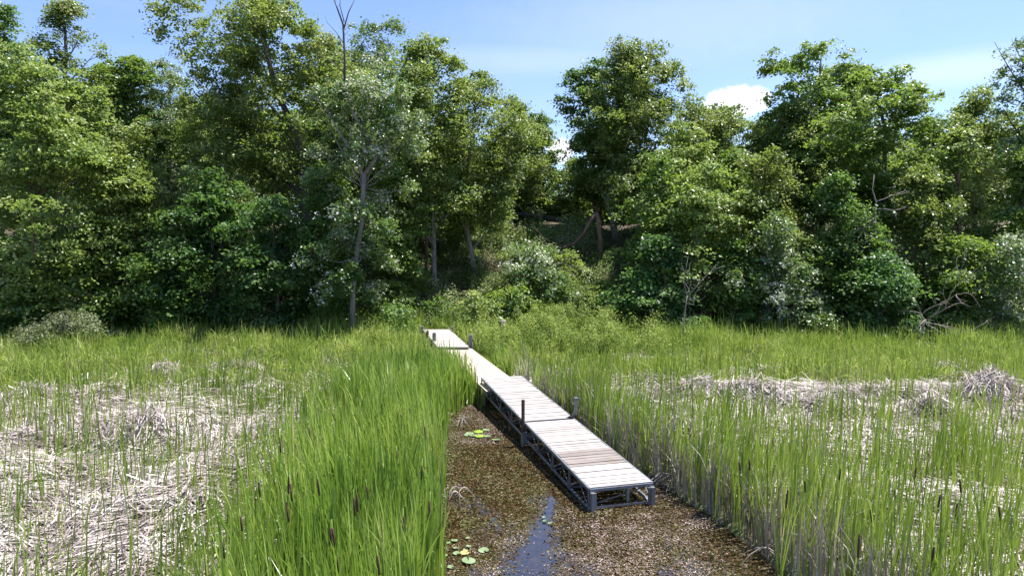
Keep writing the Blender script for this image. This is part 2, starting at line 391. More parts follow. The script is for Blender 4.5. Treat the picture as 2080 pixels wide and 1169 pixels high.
def strips_obj(name, V, mat, parent=None, loc=None):
    n = len(V); idx = np.array([0,1,3,2, 2,3,5,4])[None, :] + (np.arange(n)*6)[:, None]
    return raw_mesh(name, V.reshape(-1, 3), idx.ravel(), np.full(2*n, 4), mat, parent, False, loc)

# ------------------------------------------------------------------ dock geometry frame
DA = np.array([1.434, 12.2, .41]); DB = np.array([-.913, 20.75, .76])      # left top edge of the truss dock
dd = (DB - DA); DL = np.linalg.norm(dd); dd /= DL
gdir = np.array([dd[0], dd[1], 0]); gdir /= np.linalg.norm(gdir)
gr = np.array([gdir[1], -gdir[0], 0])                                        # to the right
def on_dock(X, Y, m=.12):
    dx = X - DA[0]; dy = Y - DA[1]
    s = dx*gdir[0] + dy*gdir[1]; r = dx*gr[0] + dy*gr[1]
    return (s > -.4) & (s < 21.6) & (r > -m - .25*(s > 9)) & (r < 1.22 + m)

# ------------------------------------------------------------------ marsh vegetation
rng = np.random.RandomState(11)
def scatter(n, x0, x1, y0, y1, dens, rng, clump=True):
    X = rng.uniform(x0, x1, n); Y = y0 + (y1 - y0)*rng.rand(n)
    keep = (rng.rand(n) < dens(X, Y)) & (chan_d(X, Y) < .02 + .30*(vnoise(X, Y, 2.5, 2, 29) - .35)*(X < .5)) & ~on_dock(X, Y) & (np.abs(X) < Y*.80 + 2.5)
    return X[keep], Y[keep]
lush_b = lambda Y: np.interp(Y, [5, 8, 10, 14, 18, 21, 24, 28], [-1.6, -2.9, -3.5, -3.8, -4.0, -4.3, -4.6, -4.2])
def d_lush(X, Y):
    e = (vnoise(X, Y, .8, 2, 21) - .5)*2.2
    return sstep(-1.6, 1.6, X - lush_b(Y) + e)**1.5 * (X < 1) * (1 - sstep(22.5, 25.5, Y + e)) * (.22 + .78*sstep(.28, .62, vnoise(X, Y, 2.2, 2, 22)))
def mk_blades(name, X, Y, h, w, lean, mat, az=None, droop=0., hv=.22):
    n = len(X); Z = height(X, Y) - .03
    H = h*(1 + hv*rng.randn(n)).clip(.45, 1.5)
    return blades(name, np.stack([X, Y, Z], 1), H, w*(.7 + .6*rng.rand(n)), np.abs(rng.randn(n))*lean + .03, mat, rng, az, droop)
# lush cattail bed left of the channel
X, Y = scatter(84000, -8.5, 0, 5.2, 26, d_lush, rng)
hgt = 1.38 + .7*(vnoise(X, Y, 1.2, 2, 5) - .5) - .38*sstep(17, 24, Y)
tag(mk_blades('cattail_reeds', X, Y, hgt, .019 + .0007*Y, .135, M['reed'], az=2*math.pi*vnoise(X, Y, .9, 2, 23) + rng.randn(len(X))*.9, droop=.45, hv=.22),
    'dense bed of tall green cattail leaves on the left bank of the channel', 'reeds', kind='stuff')
# sparser reeds on the left mat and far middle
def d_left(X, Y):
    p = vnoise(X, Y, .45, 3, 31)
    near = sstep(.40, .58, p)*.62 + .22 + .35*(1 - sstep(.34, .50, vnoise(X, Y, .42, 3, 81)))
    near = near*(.5 + .5*sstep(-8.5, -4.5, X)) 
    return np.where(Y < 19, near*(1 - d_lush(X, Y)*.7), (.12 + .45*sstep(.4, .6, p)))
X, Y = scatter(30000, -24, -2, 6, 30, d_left, rng)
tag(mk_blades('thin_reeds', X, Y, 1.0 - .25*sstep(16, 24, Y), .013 + .0006*Y, .13, M['reedd'], az=rng.randn(len(X))*1.4, droop=.2),
    'thin green reeds growing through the flattened dead reeds on the left', 'reeds', kind='stuff')
# right marsh
def d_right(X, Y):
    p = vnoise(X, Y, .55, 3, 41); q = vnoise(X, Y, 1.8, 2, 42)
    edge = np.exp(-np.maximum(X - chan_r(Y), 0)/.9)*(Y < 21)
    band = np.exp(-((Y - 19.7 - .04*X)/1.7)**2)*sstep(1.5, 3, X)*sstep(.2, .5, vnoise(X, Y, .7, 2, 44))
    d = (.11 + .36*sstep(.38, .62, p))*(.15 + 1.0*sstep(.38, .6, q)) + .85*edge + .10*sstep(21, 25, Y)
    return np.clip(d*(1 - .93*band), 0, 1)*(X > np.where(Y < 21.2, chan_r(Y) - .3, -2.7 - .27*(Y - 27)))
X, Y = scatter(112000, -3, 26, 5.5, 30.5, d_right, rng)
hh = 1.30 + .25*np.exp(-np.maximum(X - chan_r(Y), 0)/1.0)*(Y < 21) - .35*sstep(14, 19, Y) - .25*sstep(22, 28, Y) + .35*(vnoise(X, Y, 1.1, 2, 6) - .5)
tag(mk_blades('marsh_reeds', X, Y, hh, .0135 + .0007*Y, .12, M['reedd'], az=rng.randn(len(X))*1.5, droop=.2),
    'upright green reeds mixed with dead stems on the right bank of the channel', 'reeds', kind='stuff')
# standing dead stems, thick along the right bank and at the dock
def d_dead(X, Y):
    edge = np.exp(-np.maximum(X - chan_r(Y), 0)/.55)*(Y < 21)
    edge2 = np.exp(-np.maximum(chan_l(Y) - X, 0)/.35)*(X < chan_l(Y) + .2)*(Y < 21)*.35
    p = vnoise(X, Y, .6, 3, 51)
    return np.clip(.8*edge*(X > chan_r(Y) - .3) + edge2 + .30*sstep(.5, .66, p)*(np.abs(X + 3) > 1.8), 0, 1)
X, Y = scatter(60000, -18, 22, 6, 28, d_dead, rng)
X2, Y2 = scatter(30000, 0, 6, 6, 21.5, lambda X, Y: .9*np.exp(-np.maximum(X - chan_r(Y), 0)/.45), rng); X = np.concatenate([X, X2]); Y = np.concatenate([Y, Y2])
nearb = (np.abs(X - chan_r(Y)) < 1.0)
tag(mk_blades('dead_stems', X, Y, np.where(nearb, .55 + .75*vnoise(X, Y, 2.2, 2, 55), .62), .012 + .0007*Y, .22, M['deadg'], droop=.5, hv=.3),
    'grey dead reed stems standing along the waterline and through the marsh', 'dead reeds', kind='stuff')
# sedge grass towards the shore
def d_sedge(X, Y):
    p = vnoise(X, Y, .5, 3, 61)
    far = sstep(21.5, 25, Y + 3*(p - .5))
    return np.clip(far*(.35 + 1.0*sstep(.35, .55, p)) , 0, 1)
X, Y = scatter(190000, -29, 29, 19, 36.5, d_sedge, rng)
tag(mk_blades('sedge_grass', X, Y, .30 + .75*sstep(.25, .75, vnoise(X, Y, .9, 3, 7)), .022, .55, M['sedge'], droop=.9, hv=.3),
    'soft bright green sedge grass along the foot of the trees', 'grass', kind='stuff')
# tall grass clumps in front of the trees
def d_tall(X, Y): return sstep(.5, .66, vnoise(X, Y, .8, 2, 65))*.9
X, Y = scatter(13000, -27, 27, 28, 34.5, d_tall, rng)
tag(mk_blades('tall_grass', X, Y, .95, .024, .18, M['reed'], droop=.3),
    'taller dark green grass blades in the shade under the tree edge', 'grass', kind='stuff')
# low leafy herbs in the marsh
def leafy(name, x0, x1, y0, y1, n, dens, hmax, L, mat, label, cat, zo=0):
    X, Y = scatter(n, x0, x1, y0, y1, dens, rng)
    m = len(X); Z = height(X, Y) + hmax*rng.rand(m)**1.1*(.05 + 1.6*sstep(.25, .75, vnoise(X, Y, 1.6, 2, 72))) + zo
    Nn = nrm(np.stack([rng.randn(m)*.6, rng.randn(m)*.6 - .1, np.ones(m)], 1))
    tag(quads_obj(name, leafquads(np.stack([X, Y, Z], 1), Nn, L*(.6 + .8*rng.rand(m)), rng, .6), mat), label, cat, kind='stuff')
leafy('marsh_herbs', -16, 22, 7, 27, 230000, lambda X, Y: sstep(.44, .60, vnoise(X, Y, 1.3, 3, 71))*(1 - .8*d_lush(X, Y))*np.where(X < 0, .85 + .15*sstep(16, 20, Y), 1.), .45, .05, M['herb'],
      'yellow green low leafy plants scattered between the reeds', 'herbs')
leafy('meadow_herbs', -2.6, 8, 27, 38, 260000, lambda X, Y: (np.hypot(X + .4, Y - 31.6) > .8)*np.clip(1.3 - np.abs(X - 2.3)/4.2, 0, 1)*sstep(.2, .45, vnoise(X, Y, .8, 2, 73)), .95, .085, M['herb'],
      'bright green herbs covering the foot of the slope behind the walkway', 'herbs')
leafy('slope_undergrowth', -8, 9, 34, 46, 260000, lambda X, Y: np.clip(1.25 - np.abs(X - 1.2 + .02*Y)/5.0, .10, 1)*sstep(.25, .5, vnoise(X, Y, .7, 3, 74)), .9, .10, M['brush'],
      'mixed pale green undergrowth covering the cleared slope', 'undergrowth')
leafy('forest_floor_plants', -30, 30, 32.5, 46, 120000, lambda X, Y: np.ones_like(X)*.8, .7, .13, M['dark'],
      'dark leafy plants on the shaded ground under the trees', 'undergrowth')

# flattened dead reeds
def litter_d(X, Y):
    p = vnoise(X, Y, .42, 3, 81)
    left = (X < 0)*(sstep(-3.2, -5.2, X - (lush_b(Y) + 4.6)*.75)*(.9) + .12)*(1 - .85*sstep(18.5, 22, Y))*(.12 + .88*sstep(.34, .52, p))
    right = (X > 0)*(.50 + .40*sstep(.45, .6, p) + 1.0*np.exp(-((Y - 20.2 - .06*X)/.8)**2))*(1 - .8*sstep(24, 28, Y))
    far = .16*sstep(.55, .66, p)*(Y > 19)
    return np.clip(left + right + far, 0, 1)
n0 = 180000
X = rng.uniform(-15, 20, n0); Y = 5 + 24*rng.rand(n0)**1.15
k = (rng.rand(n0) < litter_d(X, Y)) & (chan_d(X, Y) < np.where(X > 0, -.75, -.15)) & ~on_dock(X, Y, .3) & (np.abs(X) < Y*.8 + 2)
X = X[k]; Y = Y[k]; m = len(X)
mound = .30*sstep(.45, .75, vnoise(X, Y, .55, 3, 82)) + .38*np.exp(-((Y - 20.2 - .06*X)/.6)**2)*(X > 1.5)*vnoise(X, Y, .8, 2, 83)*1.3
Z = height(X, Y) + .04 + mound*(.25 + .75*rng.rand(m)) + .16*rng.rand(m)**2
ang = 2*math.pi*vnoise(X, Y, .30, 2, 84) + rng.randn(m)*.75
D = nrm(np.stack([np.cos(ang), np.sin(ang), rng.randn(m)*.20], 1))
tag(strips_obj('dead_reed_litter', strips(np.stack([X, Y, Z], 1), D, .35 + .65*rng.rand(m), (.016 + .0004*Y)*(.6 + .8*rng.rand(m)), .06*rng.rand(m), rng), M['dead']),
    'pale flattened mat of dead reeds lying across the marsh', 'dead reeds', kind='stuff')

# distinct heaps of dead reeds
def heap(px, py, r, h, n, label, L=.8, spiky=.5):
    p = at_z(px, py, .1); o = np.array([p.x, p.y, hz(p.x, p.y)])
    a = rng.rand(n)*2*math.pi; q = np.sqrt(rng.rand(n))
    Xl = np.cos(a)*q*r*1.5*(.6 + .8*vnoise(a*2, q*0 + px, 1, 2, 34)); Yl = np.sin(a)*q*r*(.6 + .8*vnoise(a*2, q*0 + py, 1, 2, 35))
    Z = h*1.1*(1 - q**1.3)*(.2 + .8*rng.rand(n))*(.35 + 1.3*vnoise(Xl + px, Yl + py, 2.4, 2, 33)) + .04
    sp = rng.rand(n) < spiky
    D = np.stack([np.cos(a)*.75 + rng.randn(n)*.6, np.sin(a)*.75 + rng.randn(n)*.6, np.where(sp, -.7, rng.randn(n)*.3) ], 1)
    e = tag(empty('dead_reed_heap', o), label, 'reed heap', 'heaps of dead reeds in the marsh')
    strips_obj('stems', strips(np.stack([Xl, Yl, Z], 1), nrm(D), L*(.4 + .7*rng.rand(n)), .022*(.6 + .8*rng.rand(n)), .1*rng.rand(n), rng), M['dead'], e)
heap(325, 765, .9, .45, 900, 'small pale heap of dead reeds at the back of the left marsh, before the trees')
heap(480, 755, .8, .45, 800, 'small grey heap of dead reeds at the foot of the dark blue green maples')
heap(295, 900, .75, .75, 1300, 'dark hollow hump of bent dead reeds in the middle of the left mat', spiky=.8)
heap(420, 905, 1.0, .35, 1200, 'low broad pale heap of flattened reeds beside the green cattail bed')
heap(80, 810, .9, .45, 1100, 'tall pale heap of dead reeds near the left edge')
heap(1430, 810, 1.0, .55, 1300, 'ragged pale heap of dead reeds right of the metal post')
heap(1530, 812, .9, .50, 1100, 'pale reed heap just right of the ragged heap in the band of dead reeds')
heap(1690, 815, 1.1, .40, 1100, 'low spread heap of dead reeds halfway along the right band')
heap(1885, 855, .75, .62, 1300, 'bright white bent heap of dead reeds on the right, nearest of the band', spiky=.85)
heap(2010, 815, .8, .95, 1700, 'tallest brown grey dome of dead reeds at the right edge', spiky=.9)
heap(1160, 727, .6, .35, 500, 'small greyish reed heap behind the walkway, near the shore')
heap(1385, 925, .35, .85, 900, 'dark grey drooping tuft of dead reeds close to the dock end', spiky=.95)

# bent pale blades over the waterline at the near bank
def arc_tuft(px, py, n, L, label, mat, spread=.4):
    p = at_z(px, py, .0); e = tag(empty('bent_reed_tuft', p), label, 'reed tuft', 'bent reeds at the waterline')
    b = MB()
    for i in range(n):
        a = rng.rand()*2*math.pi if spread > .9 else math.pi + rng.randn()*spread*2
        l = L*(.6 + .6*rng.rand()); q = np.array([rng.randn()*.08, rng.randn()*.08, 0]); pts = []
        for t in np.linspace(0, 1, 6):
            pts.append(q + np.array([math.cos(a)*l*.75*t**1.3, math.sin(a)*l*.75*t**1.3, l*(1.15*t - 1.15*t*t) + .02]))
        b.tube(pts, np.array([.008, .008, .007, .006, .005, .002]), 4)
    b.build('blades', mat, e)
arc_tuft(1600, 1150, 12, 1.0, 'long pale reed blades arching over the water at the bottom right', M['deadg'], 1)
arc_tuft(1455, 1010, 16, .8, 'green and grey arched blades leaning on the bank beside the dock end', M['reedd'], .5)
arc_tuft(1375, 985, 12, .9, 'fallen pale stems spilling into the water just past the dock corner', M['dead'], .5)
arc_tuft(925, 1010, 9, .55, 'few tan broken reed stems lying on the brown water by the left bank', M['dead'], 1)
arc_tuft(935, 862, 12, .7, 'pale broken stems at the head of the channel by the lily pads', M['deadg'], 1)

# cattails with brown spikes
def make_cattail(h, r):
    e = empty('cattail', (0, 0, 0))
    b = MB(); lx, ly = r.uniform(-.06, .06), r.uniform(-.06, .06)
    P = lambda t: (lx*t*t*h, ly*t*t*h, h*t)
    b.tube([P(0), P(.4), P(.8), P(1.0)], [.007, .006, .005, .003], 5); b.build('stem', M['reed'], e, smooth=True)
    s = MB(); s.tube([P(.80), P(.81), P(.87), P(.93), P(.935)], [.004, .011, .0125, .011, .004], 8); s.build('seed_head', M['spike'], e, smooth=True)
    n = 5; a = np.array([r.uniform(0, 6.28) for _ in range(n)])
    rr = np.random.RandomState(r.randint(0, 9999))
    blades('leaves', np.zeros((n, 3)), np.full(n, h*.95)*(.8 + .25*rr.rand(n)), np.full(n, .018), .08 + .1*rr.rand(n), M['reed'], rr, a, .2, e)
    return e
pr = random.Random(4)
protos = [make_cattail(1.85, pr), make_cattail(2.0, pr), make_cattail(1.7, pr), make_cattail(1.9, pr)]
used = [False]*4
def put_cattail(px, pyhead, Y, label, group):
    """px,py of the spike in the photo and its distance"""
    p = at_depth(px, pyhead, Y); z0 = hz(p.x, Y)
    i = pr.randrange(4); src = protos[i]
    H = (1.85, 2.0, 1.7, 1.9)[i]
    if not used[i]: o = src; used[i] = True
    else:
        o = src.copy(); C.objects.link(o)
        for ch in src.children:
            c = ch.copy(); C.objects.link(c); c.parent = o
    o.location = (p.x, Y, z0); s = (p.z - z0)/(H*.87); o.scale = (1.15, 1.15, max(.5, s)); o.rotation_euler = (0, 0, pr.uniform(0, 6.28))
    tag(o, label, 'cattail', group)
LL = 'brown cattail spike standing above the dense green bed left of the channel'
for px, py, Y in [(580,980,9.6),(595,1040,8.6),(462,1110,8.2),(665,1085,8.5),(688,1150,7.9),(724,1025,9.0),(686,1085,8.2),(730,1015,9.2),(758,1000,10.),(575,905,11.5),(657,985,9.8),(600,1000,9.4),(780,1145,7.6),(850,960,10.8),(868,1040,9.2),(808,930,12),(750,885,13),(868,880,12.5),(640,880,12.6),(530,990,10),(500,1060,9),(820,1060,8.8)]:
    put_cattail(px, py, Y*.92, LL, 'cattails in the left bed')
RR = 'brown cattail spike standing among the sparse reeds on the right bank'
for px, py, Y in [(1522,940,11.6),(1512,945,11.9),(1641,985,10.6),(1587,1010,10.1),(1820,1010,10),(1775,1050,9.3),(1933,1030,9.6),(1893,1015,10),(2042,1045,9.2),(1850,960,11),(1960,985,10.4),(1700,960,11.2),(1560,900,12.6),(1738,1110,8.4),(1880,1120,8.2)]:
    put_cattail(px, py, Y*.94, RR, 'cattails on the right bank')
FF = 'slender dark cattail spike overlapping the pale boards of the middle walkway'
for px, py, Y in [(921,722,23.2),(932,728,22.6),(915,716,24),(905,735,22.4),(952,745,21.8),(960,752,21.2),(975,770,20)]:
    put_cattail(px, py, Y, FF, 'cattails beside the walkway')

# ------------------------------------------------------------------ floating weed and lily pads
n0 = 210000
X = rng.uniform(-3, 5.5, n0); Y = 7.5 + 14*rng.rand(n0)
den = .05 + 1.0*sstep(.40, .62, vnoise(X, Y, .55, 3, 91))
# open brown water on the left, open blue strip reflecting the sky near the camera
XY = np.stack([X, Y], 1)
pxx = 1040 + F*X/Y; pyy = 495 + F*CAMZ/Y
opx = np.interp(pyy, [1000, 1060, 1100, 1169, 1300], [1130, 1112, 1095, 1080, 1070]); opw = np.interp(pyy, [1000, 1060, 1110, 1169, 1300], [0, 18, 46, 78, 95])*(.5 + 1.0*vnoise(X, Y, 1.6, 2, 99))
strip = np.exp(-((pxx - opx)/np.maximum(opw, 1))**4)
den = den*(1 - .93*strip)*(.35 + .65*sstep(.35, .6, vnoise(X, Y, 2.6, 2, 97)))
den = den*(1 - .72*np.exp(-((X + .95)/.55)**2)*(Y < 15.8)) * (1 - .7*np.exp(-((Y - 14.7 - .3*(X + .5))/.8)**2)*(X < .8))
k = (chan_d(X, Y) > .12) & (rng.rand(n0) < den)
k &= ~((on_dock(X, Y, .35)) & (rng.rand(n0) < .75))
X = X[k]; Y = Y[k]; m = len(X)
Nn = nrm(np.stack([rng.randn(m)*.22, rng.randn(m)*.22, np.ones(m)], 1))
tag(quads_obj('floating_weed', leafquads(np.stack([X, Y, .006 + .012*rng.rand(m)], 1), Nn, .014 + .030*rng.rand(m)**2, rng, .65, .1), M['fleck']),
    'pinkish brown specks of dead leaves and weed floating on the channel', 'floating weed', kind='stuff')
n1 = 170000
X = rng.uniform(-3, 5.5, n1); Y = 7.5 + 14*rng.rand(n1)
pxx = 1040 + F*X/Y; pyy = 495 + F*CAMZ/Y
strip = np.exp(-((pxx - np.interp(pyy, [1000, 1060, 1100, 1169, 1300], [1130, 1112, 1095, 1080, 1070]))/np.maximum(np.interp(pyy, [1000, 1060, 1110, 1169, 1300], [1, 12, 26, 48, 60]), 1))**4)
k = (chan_d(X, Y) > .0) & (rng.rand(n1) < (.35 + .6*vnoise(X, Y, 1.1, 3, 95))*(1 - .98*strip))
X = X[k]; Y = Y[k]; m = len(X)
Nn = nrm(np.stack([rng.randn(m)*.3, rng.randn(m)*.3, np.ones(m)], 1))
tag(quads_obj('weed_mat', leafquads(np.stack([X, Y, .001 + .006*rng.rand(m)], 1), Nn, .03 + .05*rng.rand(m)**2, rng, .5, .05), M['olive_weed']),
    'dark olive mat of water weed just breaking the surface of the channel', 'water weed', kind='stuff')
def lily(px, py, r, mat, label, group):
    r *= .82; p = at_z(px, py, .012); b = MB(); n = 18; rz = rng.rand()*6.28
    V = [(0, 0, 0)]; 
    for i in range(n):
        a = .22 + (2*math.pi - .44)*i/(n-1); V.append((r*math.cos(a)*(1 + .03*rng.randn()), r*math.sin(a), .006 + .004*math.sin(3*a)))
    b.add(V, [(0, i, i+1) for i in range(1, n)])
    nV = [(x, y, z - .008) for x, y, z in V]
    b.add(nV, [(0, i+1, i) for i in range(1, n)])
    # rim closing the thin edge
    b.add([v for pr_ in zip(V[1:], nV[1:]) for v in pr_], [(2*i, 2*i+1, 2*i+3, 2*i+2) for i in range(n-1)])
    o = b.build('lily_pad', mat, loc=(p.x, p.y, p.z + .012)); o.rotation_euler = (rng.randn()*.04, rng.randn()*.04, rz)
    tag(o, label, 'lily pad', group)
g1 = 'lily pads at the lower left of the channel'; a1 = 'round pale green lily pad floating at the foot of the left reeds'
for px, py, r in [(923,1098,.075),(925,1113,.055),(927,1124,.085),(952,1110,.06),(945,1118,.055),(911,1103,.05),(900,1115,.09),(897,1150,.09),(915,1152,.07),(950,1093,.05),(903,1128,.07),(893,1100,.06)]:
    lily(px, py, r*.85, M['pad'], a1, g1)
lily(982, 1118, .105, M['pad'], 'round pale green lily pad farthest right of the lower cluster', g1)
lily(952, 1139, .13, M['pad'], 'largest pale green lily pad, nearest the bottom of the picture', g1)
lily(944, 1123, .085, M['pady'], 'yellowed lily pad among the green ones at the lower left', g1)
g2 = 'lily pads at the head of the channel'; a2 = 'pale green lily pad floating left of the dock shadow'
for px, py, r in [(954,881,.13),(962,885,.12),(988,873,.12),(990,886,.11),(948,884,.1)]:
    lily(px, py, r, M['pad'], a2, g2)
lily(972, 877, .15, M['padb'], 'bright lime lily pad raised in the middle of the upper cluster', g2)
lily(974, 886, .13, M['padb'], 'lime lily pad directly in front of the brightest one', g2)
g3 = 'lily pads in the middle of the open water'
for px, py in [(1104, 1051), (1106, 1058), (1117, 1063)]:
    lily(px, py, .045, M['pad'], 'tiny pale leaf pad floating alone above the blue reflection', g3)
lily(1008, 893, .14, M['teal'] if False else M['pad'], 'dark shaded lily pad in the shadow under the dock', g2)

# ------------------------------------------------------------------ dock
def truss_section(s0, s1, label, end_frame, far_end, dark):
    """steel framed dock section between distances s0 and s1 along the dock"""
    o = DA + dd*s0
    e = tag(empty('dock_section', (o[0], o[1], o[2] - .03)), label, 'dock', 'steel framed dock sections')
    e.rotation_euler = (0, 0, math.atan2(-gdir[0], gdir[1]))
    L = s1 - s0; sl = dd[2]
    z = lambda y: sl*y                      # deck height along the local y axis
    Wd = 1.22
    # boards
    r = random.Random(int(s0*10) + 3)
    b = MB(); bd = MB(); y = .012 if not far_end else .06; i = 0
    while y < L - .05:
        w = .140 if r.random() < .8 else .185
        if y + w > L - .005: w = L - .01 - y
        zz = r.uniform(-.004, .004); tl = r.uniform(-.003, .003); tgt = bd if (dark and dark[0] < y < dark[1]) else b
        tgt.beam((-.0 + r.uniform(-.012, .006), y + w/2, z(y + w/2) + .014 + zz), (Wd + r.uniform(-.008, .012), y + w/2, z(y + w/2) + .014 + zz + tl), w - r.uniform(.004, .013), .028)
        y += w
    b.build('deck', M['deck'], e)
    if dark: tag(bd.build('deck', M['deckd'], e), 'darker brown stained deck boards')
    # side trusses
    for sx, nm in ((-.022, 'l'), (Wd + .024, 'r')):
        f = MB(); D_ = .37
        f.beam((sx, 0, z(0) - .005), (sx, L, z(L) - .005), .035, .06)
        f.beam((sx, 0, z(0) - D_), (sx, L, z(L) - D_), .035, .045)
        npan = 4
        for k_ in range(npan + 1):
            yy = .02 + (L - .04)*k_/npan
            f.beam((sx, yy, z(yy) - D_ + .024), (sx, yy, z(yy) - .036), .034, .034)
            if k_ < npan:
                y2 = .02 + (L - .04)*(k_ + 1)/npan; mid = (yy + y2)/2
                f.tube([(sx, yy + .02, z(yy) - D_ + .03), (sx, mid, z(mid) - .04)], .009, 5)
                f.tube([(sx, mid, z(mid) - .04), (sx, y2 - .02, z(y2) - D_ + .03)], .009, 5)
        f.build('side_truss', M['galv'], e)
    for k_ in range(5):
        c = MB(); yy = .05 + (L - .1)*k_/4
        c.beam((0, yy, z(yy) - .37), (Wd, yy, z(yy) - .37), .035, .035)
        c.beam((0, yy, z(yy) - .028), (Wd, yy, z(yy) - .028), .035, .045)
        c.beam((0, yy + .03, z(yy) - .33), (Wd, yy + .03, z(yy) - .06), .02, .02)
        c.build('cross_brace', M['galv'], e)
    if end_frame:
        f = MB(); f.beam((-.02, -.022, z(0) - .008), (Wd + .02, -.022, z(0) - .008), .03, .052)
        f.beam((.06, -.022, -.335), (Wd - .06, -.022, -.335), .03, .035)
        f.build('end_rail', M['galv'], e)
        for sx in (.015, Wd - .015):
            l = MB(); l.beam((sx, -.075, -.62), (sx, -.075, -.04), .075, .075); l.beam((sx + (.055 if sx < .5 else -.055), -.06, -.60), (sx + (.055 if sx < .5 else -.055), -.06, -.05), .035, .04)
            l.build('leg', M['galv'], e)
        br = MB(); br.beam((Wd*.62, .04, -.30), (Wd*.62, .04, -.05), .05, .05)
        br.beam((Wd*.75, .9, -.06), (Wd - .05, .03, -.33), .04, .03); br.build('brace', M['galv'], e)
    if far_end:
        f = MB(); f.beam((-.02, L + .018, z(L) - .03), (Wd + .02, L + .018, z(L) - .03), .03, .05)
        f.beam((-.02, L + .018, z(L) - .37), (Wd + .02, L + .018, z(L) - .37), .03, .04)
        f.build('end_rail', M['galv'], e)
    return e, z
DM = DL*.468
sec1, z1 = truss_section(0, DM - .012, 'near dock section with weathered planks, ending over open water on steel legs', True, False, (1.05, 1.95))
sec2, z2 = truss_section(DM + .012, DL, 'far dock section with bleached planks between the pipe post and the wooden walkway', False, True, None)
# left pipe post with collar bracket, right post with bolt and foot on the deck
p = MB(); p.tube([(-.085, DM - .05, -.95), (-.085, DM - .05, .74)], .043, 12); p.tube([(-.085, DM - .05, .74), (-.085, DM - .05, .75)], .046, 12)
pp = p.build('pipe_post', M['rust'], sec1)
p = MB(); p.beam((-.055, DM - .11, -.02), (-.055, DM - .11, -.30), .07, .10); p.tube([(-.085, DM - .05, -.30), (-.085, DM - .05, -.06)], .055, 12)
p.build('bracket', M['galv'], pp)
p = MB(); p.tube([(-.085, DM - .05, -.95), (-.085, DM - .05, -.31)], .049, 12); p.build('sleeve', M['galv'], pp)
p = MB(); x_, y_ = Wd_ = 1.22 + .10, DM + .12
p.tube([(x_, y_, -.9), (x_, y_, .25)], .040, 12); p2 = p.build('pipe_post', M['rust'], sec1)
p = MB(); p.tube([(x_, y_, .25), (x_, y_, .66)], .041, 12); p.tube([(x_, y_, .66), (x_, y_, .68)], .05, 12); p.beam((x_ - .06, y_, .645), (x_ + .14, y_, .655), .02, .02)
for zb_ in (.32, .42, .52): p.tube([(x_, y_ - .05, zb_), (x_, y_ - .038, zb_)], .012, 6)
p.build('sleeve', M['galv'], p2)
p = MB(); p.beam((x_ - .20, y_ - .03, .21), (x_ - .03, y_ - .03, .205), .09, .03); p.beam((x_ - .04, y_ - .03, .0), (x_ - .04, y_ - .03, .21), .03, .09); p.tube([(x_ - .19, y_ - .09, .24), (x_ - .12, y_ + .02, .24)], .016, 6)
p.build('bracket', M['black'], p2)

# middle walkway of long boards
def quadpath(name, label, fl, fr, nl, nr_, nboards, mat, thick, group, cross=False):
    e = tag(empty(name, (nl[0], nl[1], nl[2])), label, 'walkway', group)
    fl, fr, nl, nr_ = [np.array(v, float) for v in (fl, fr, nl, nr_)]; O = nl.copy()
    b = MB(); r = random.Random(2)
    for i in range(nboards):
        t0 = (i + .5)/nboards
        if cross: a = nl + (fl - nl)*t0; c = nr_ + (fr - nr_)*t0; w = np.linalg.norm(fl - nl)/nboards
        else: a = nl + (nr_ - nl)*t0; c = fl + (fr - fl)*t0; w = np.linalg.norm(nr_ - nl)/nboards
        a = a - O + np.array([0, 0, r.uniform(-.004, .004)]); c = c - O + np.array([0, 0, r.uniform(-.004, .004)])
        ext = (c - a)/np.linalg.norm(c - a)*r.uniform(-.03, .03); b.beam(a + ext, c + ext, w - r.uniform(.006, .014), .032)
    b.build('deck', mat, e)
    f = MB()
    for (p0, p1) in ((nl, fl), (nr_, fr)):
        inn = (nl + nr_)/2 - nl if p0 is nl else (nl + nr_)/2 - nr_
        inn = inn/np.linalg.norm(inn)*.03
        f.beam(p0 - O + inn + np.array([0, 0, -.085]), p1 - O + inn + np.array([0, 0, -.085]), .04, thick)
    for t in np.linspace(.02, .98, 5):
        a = nl + (fl - nl)*t; c = nr_ + (fr - nr_)*t; q = (c - a)/np.linalg.norm(c - a)*.055
        f.beam(a + q - O + np.array([0, 0, -.08]), c - q - O + np.array([0, 0, -.08]), .04, thick*.9)
    f.build('frame', M['post'], e)
    l = 0
    for t in (.08, .5, .92):
        for a_, b_ in ((nl, fl), (nr_, fr)):
            inn = (nl + nr_)/2 - a_ if True else 0
            q = a_ + (b_ - a_)*t; iv = ((nl + nr_)/2 - (nl if a_ is nl else nr_)); iv = iv/np.linalg.norm(iv)*.09
            m_ = MB(); m_.beam(q + iv - O + np.array([0, 0, -.02 - .14]), np.array([q[0] + iv[0] - O[0], q[1] + iv[1] - O[1], -.3 - O[2]]), .09, .09, up=(0, 1, 0)); m_.build('leg', M['post'], e)
    return e
yN = 19.6; tN = (yN - 27.3)/(-5.4)
fl = np.array([-2.90, 27.5, .60]); fr = np.array([-1.66, 27.6, .60]); slope = np.array([1.47, -5.4, 0])
nl = fl + slope*1.46 + np.array([0, 0, .0]); nr2 = fr + slope*1.40
nl[2] = nr2[2] = .56
quadpath('boardwalk', 'low walkway of long tan boards between the steel dock and the far platform', fl, fr, nl, nr2, 8, M['board'], .10, 'wooden walkways')
quadpath('platform', 'short bleached wooden platform at the shore end of the walkway', (-4.28, 32.7, .72), (-3.03, 32.8, .72), (-2.97, 27.15, .71), (-1.72, 27.2, .71), 30, M['deck'], .11, 'wooden walkways', True)
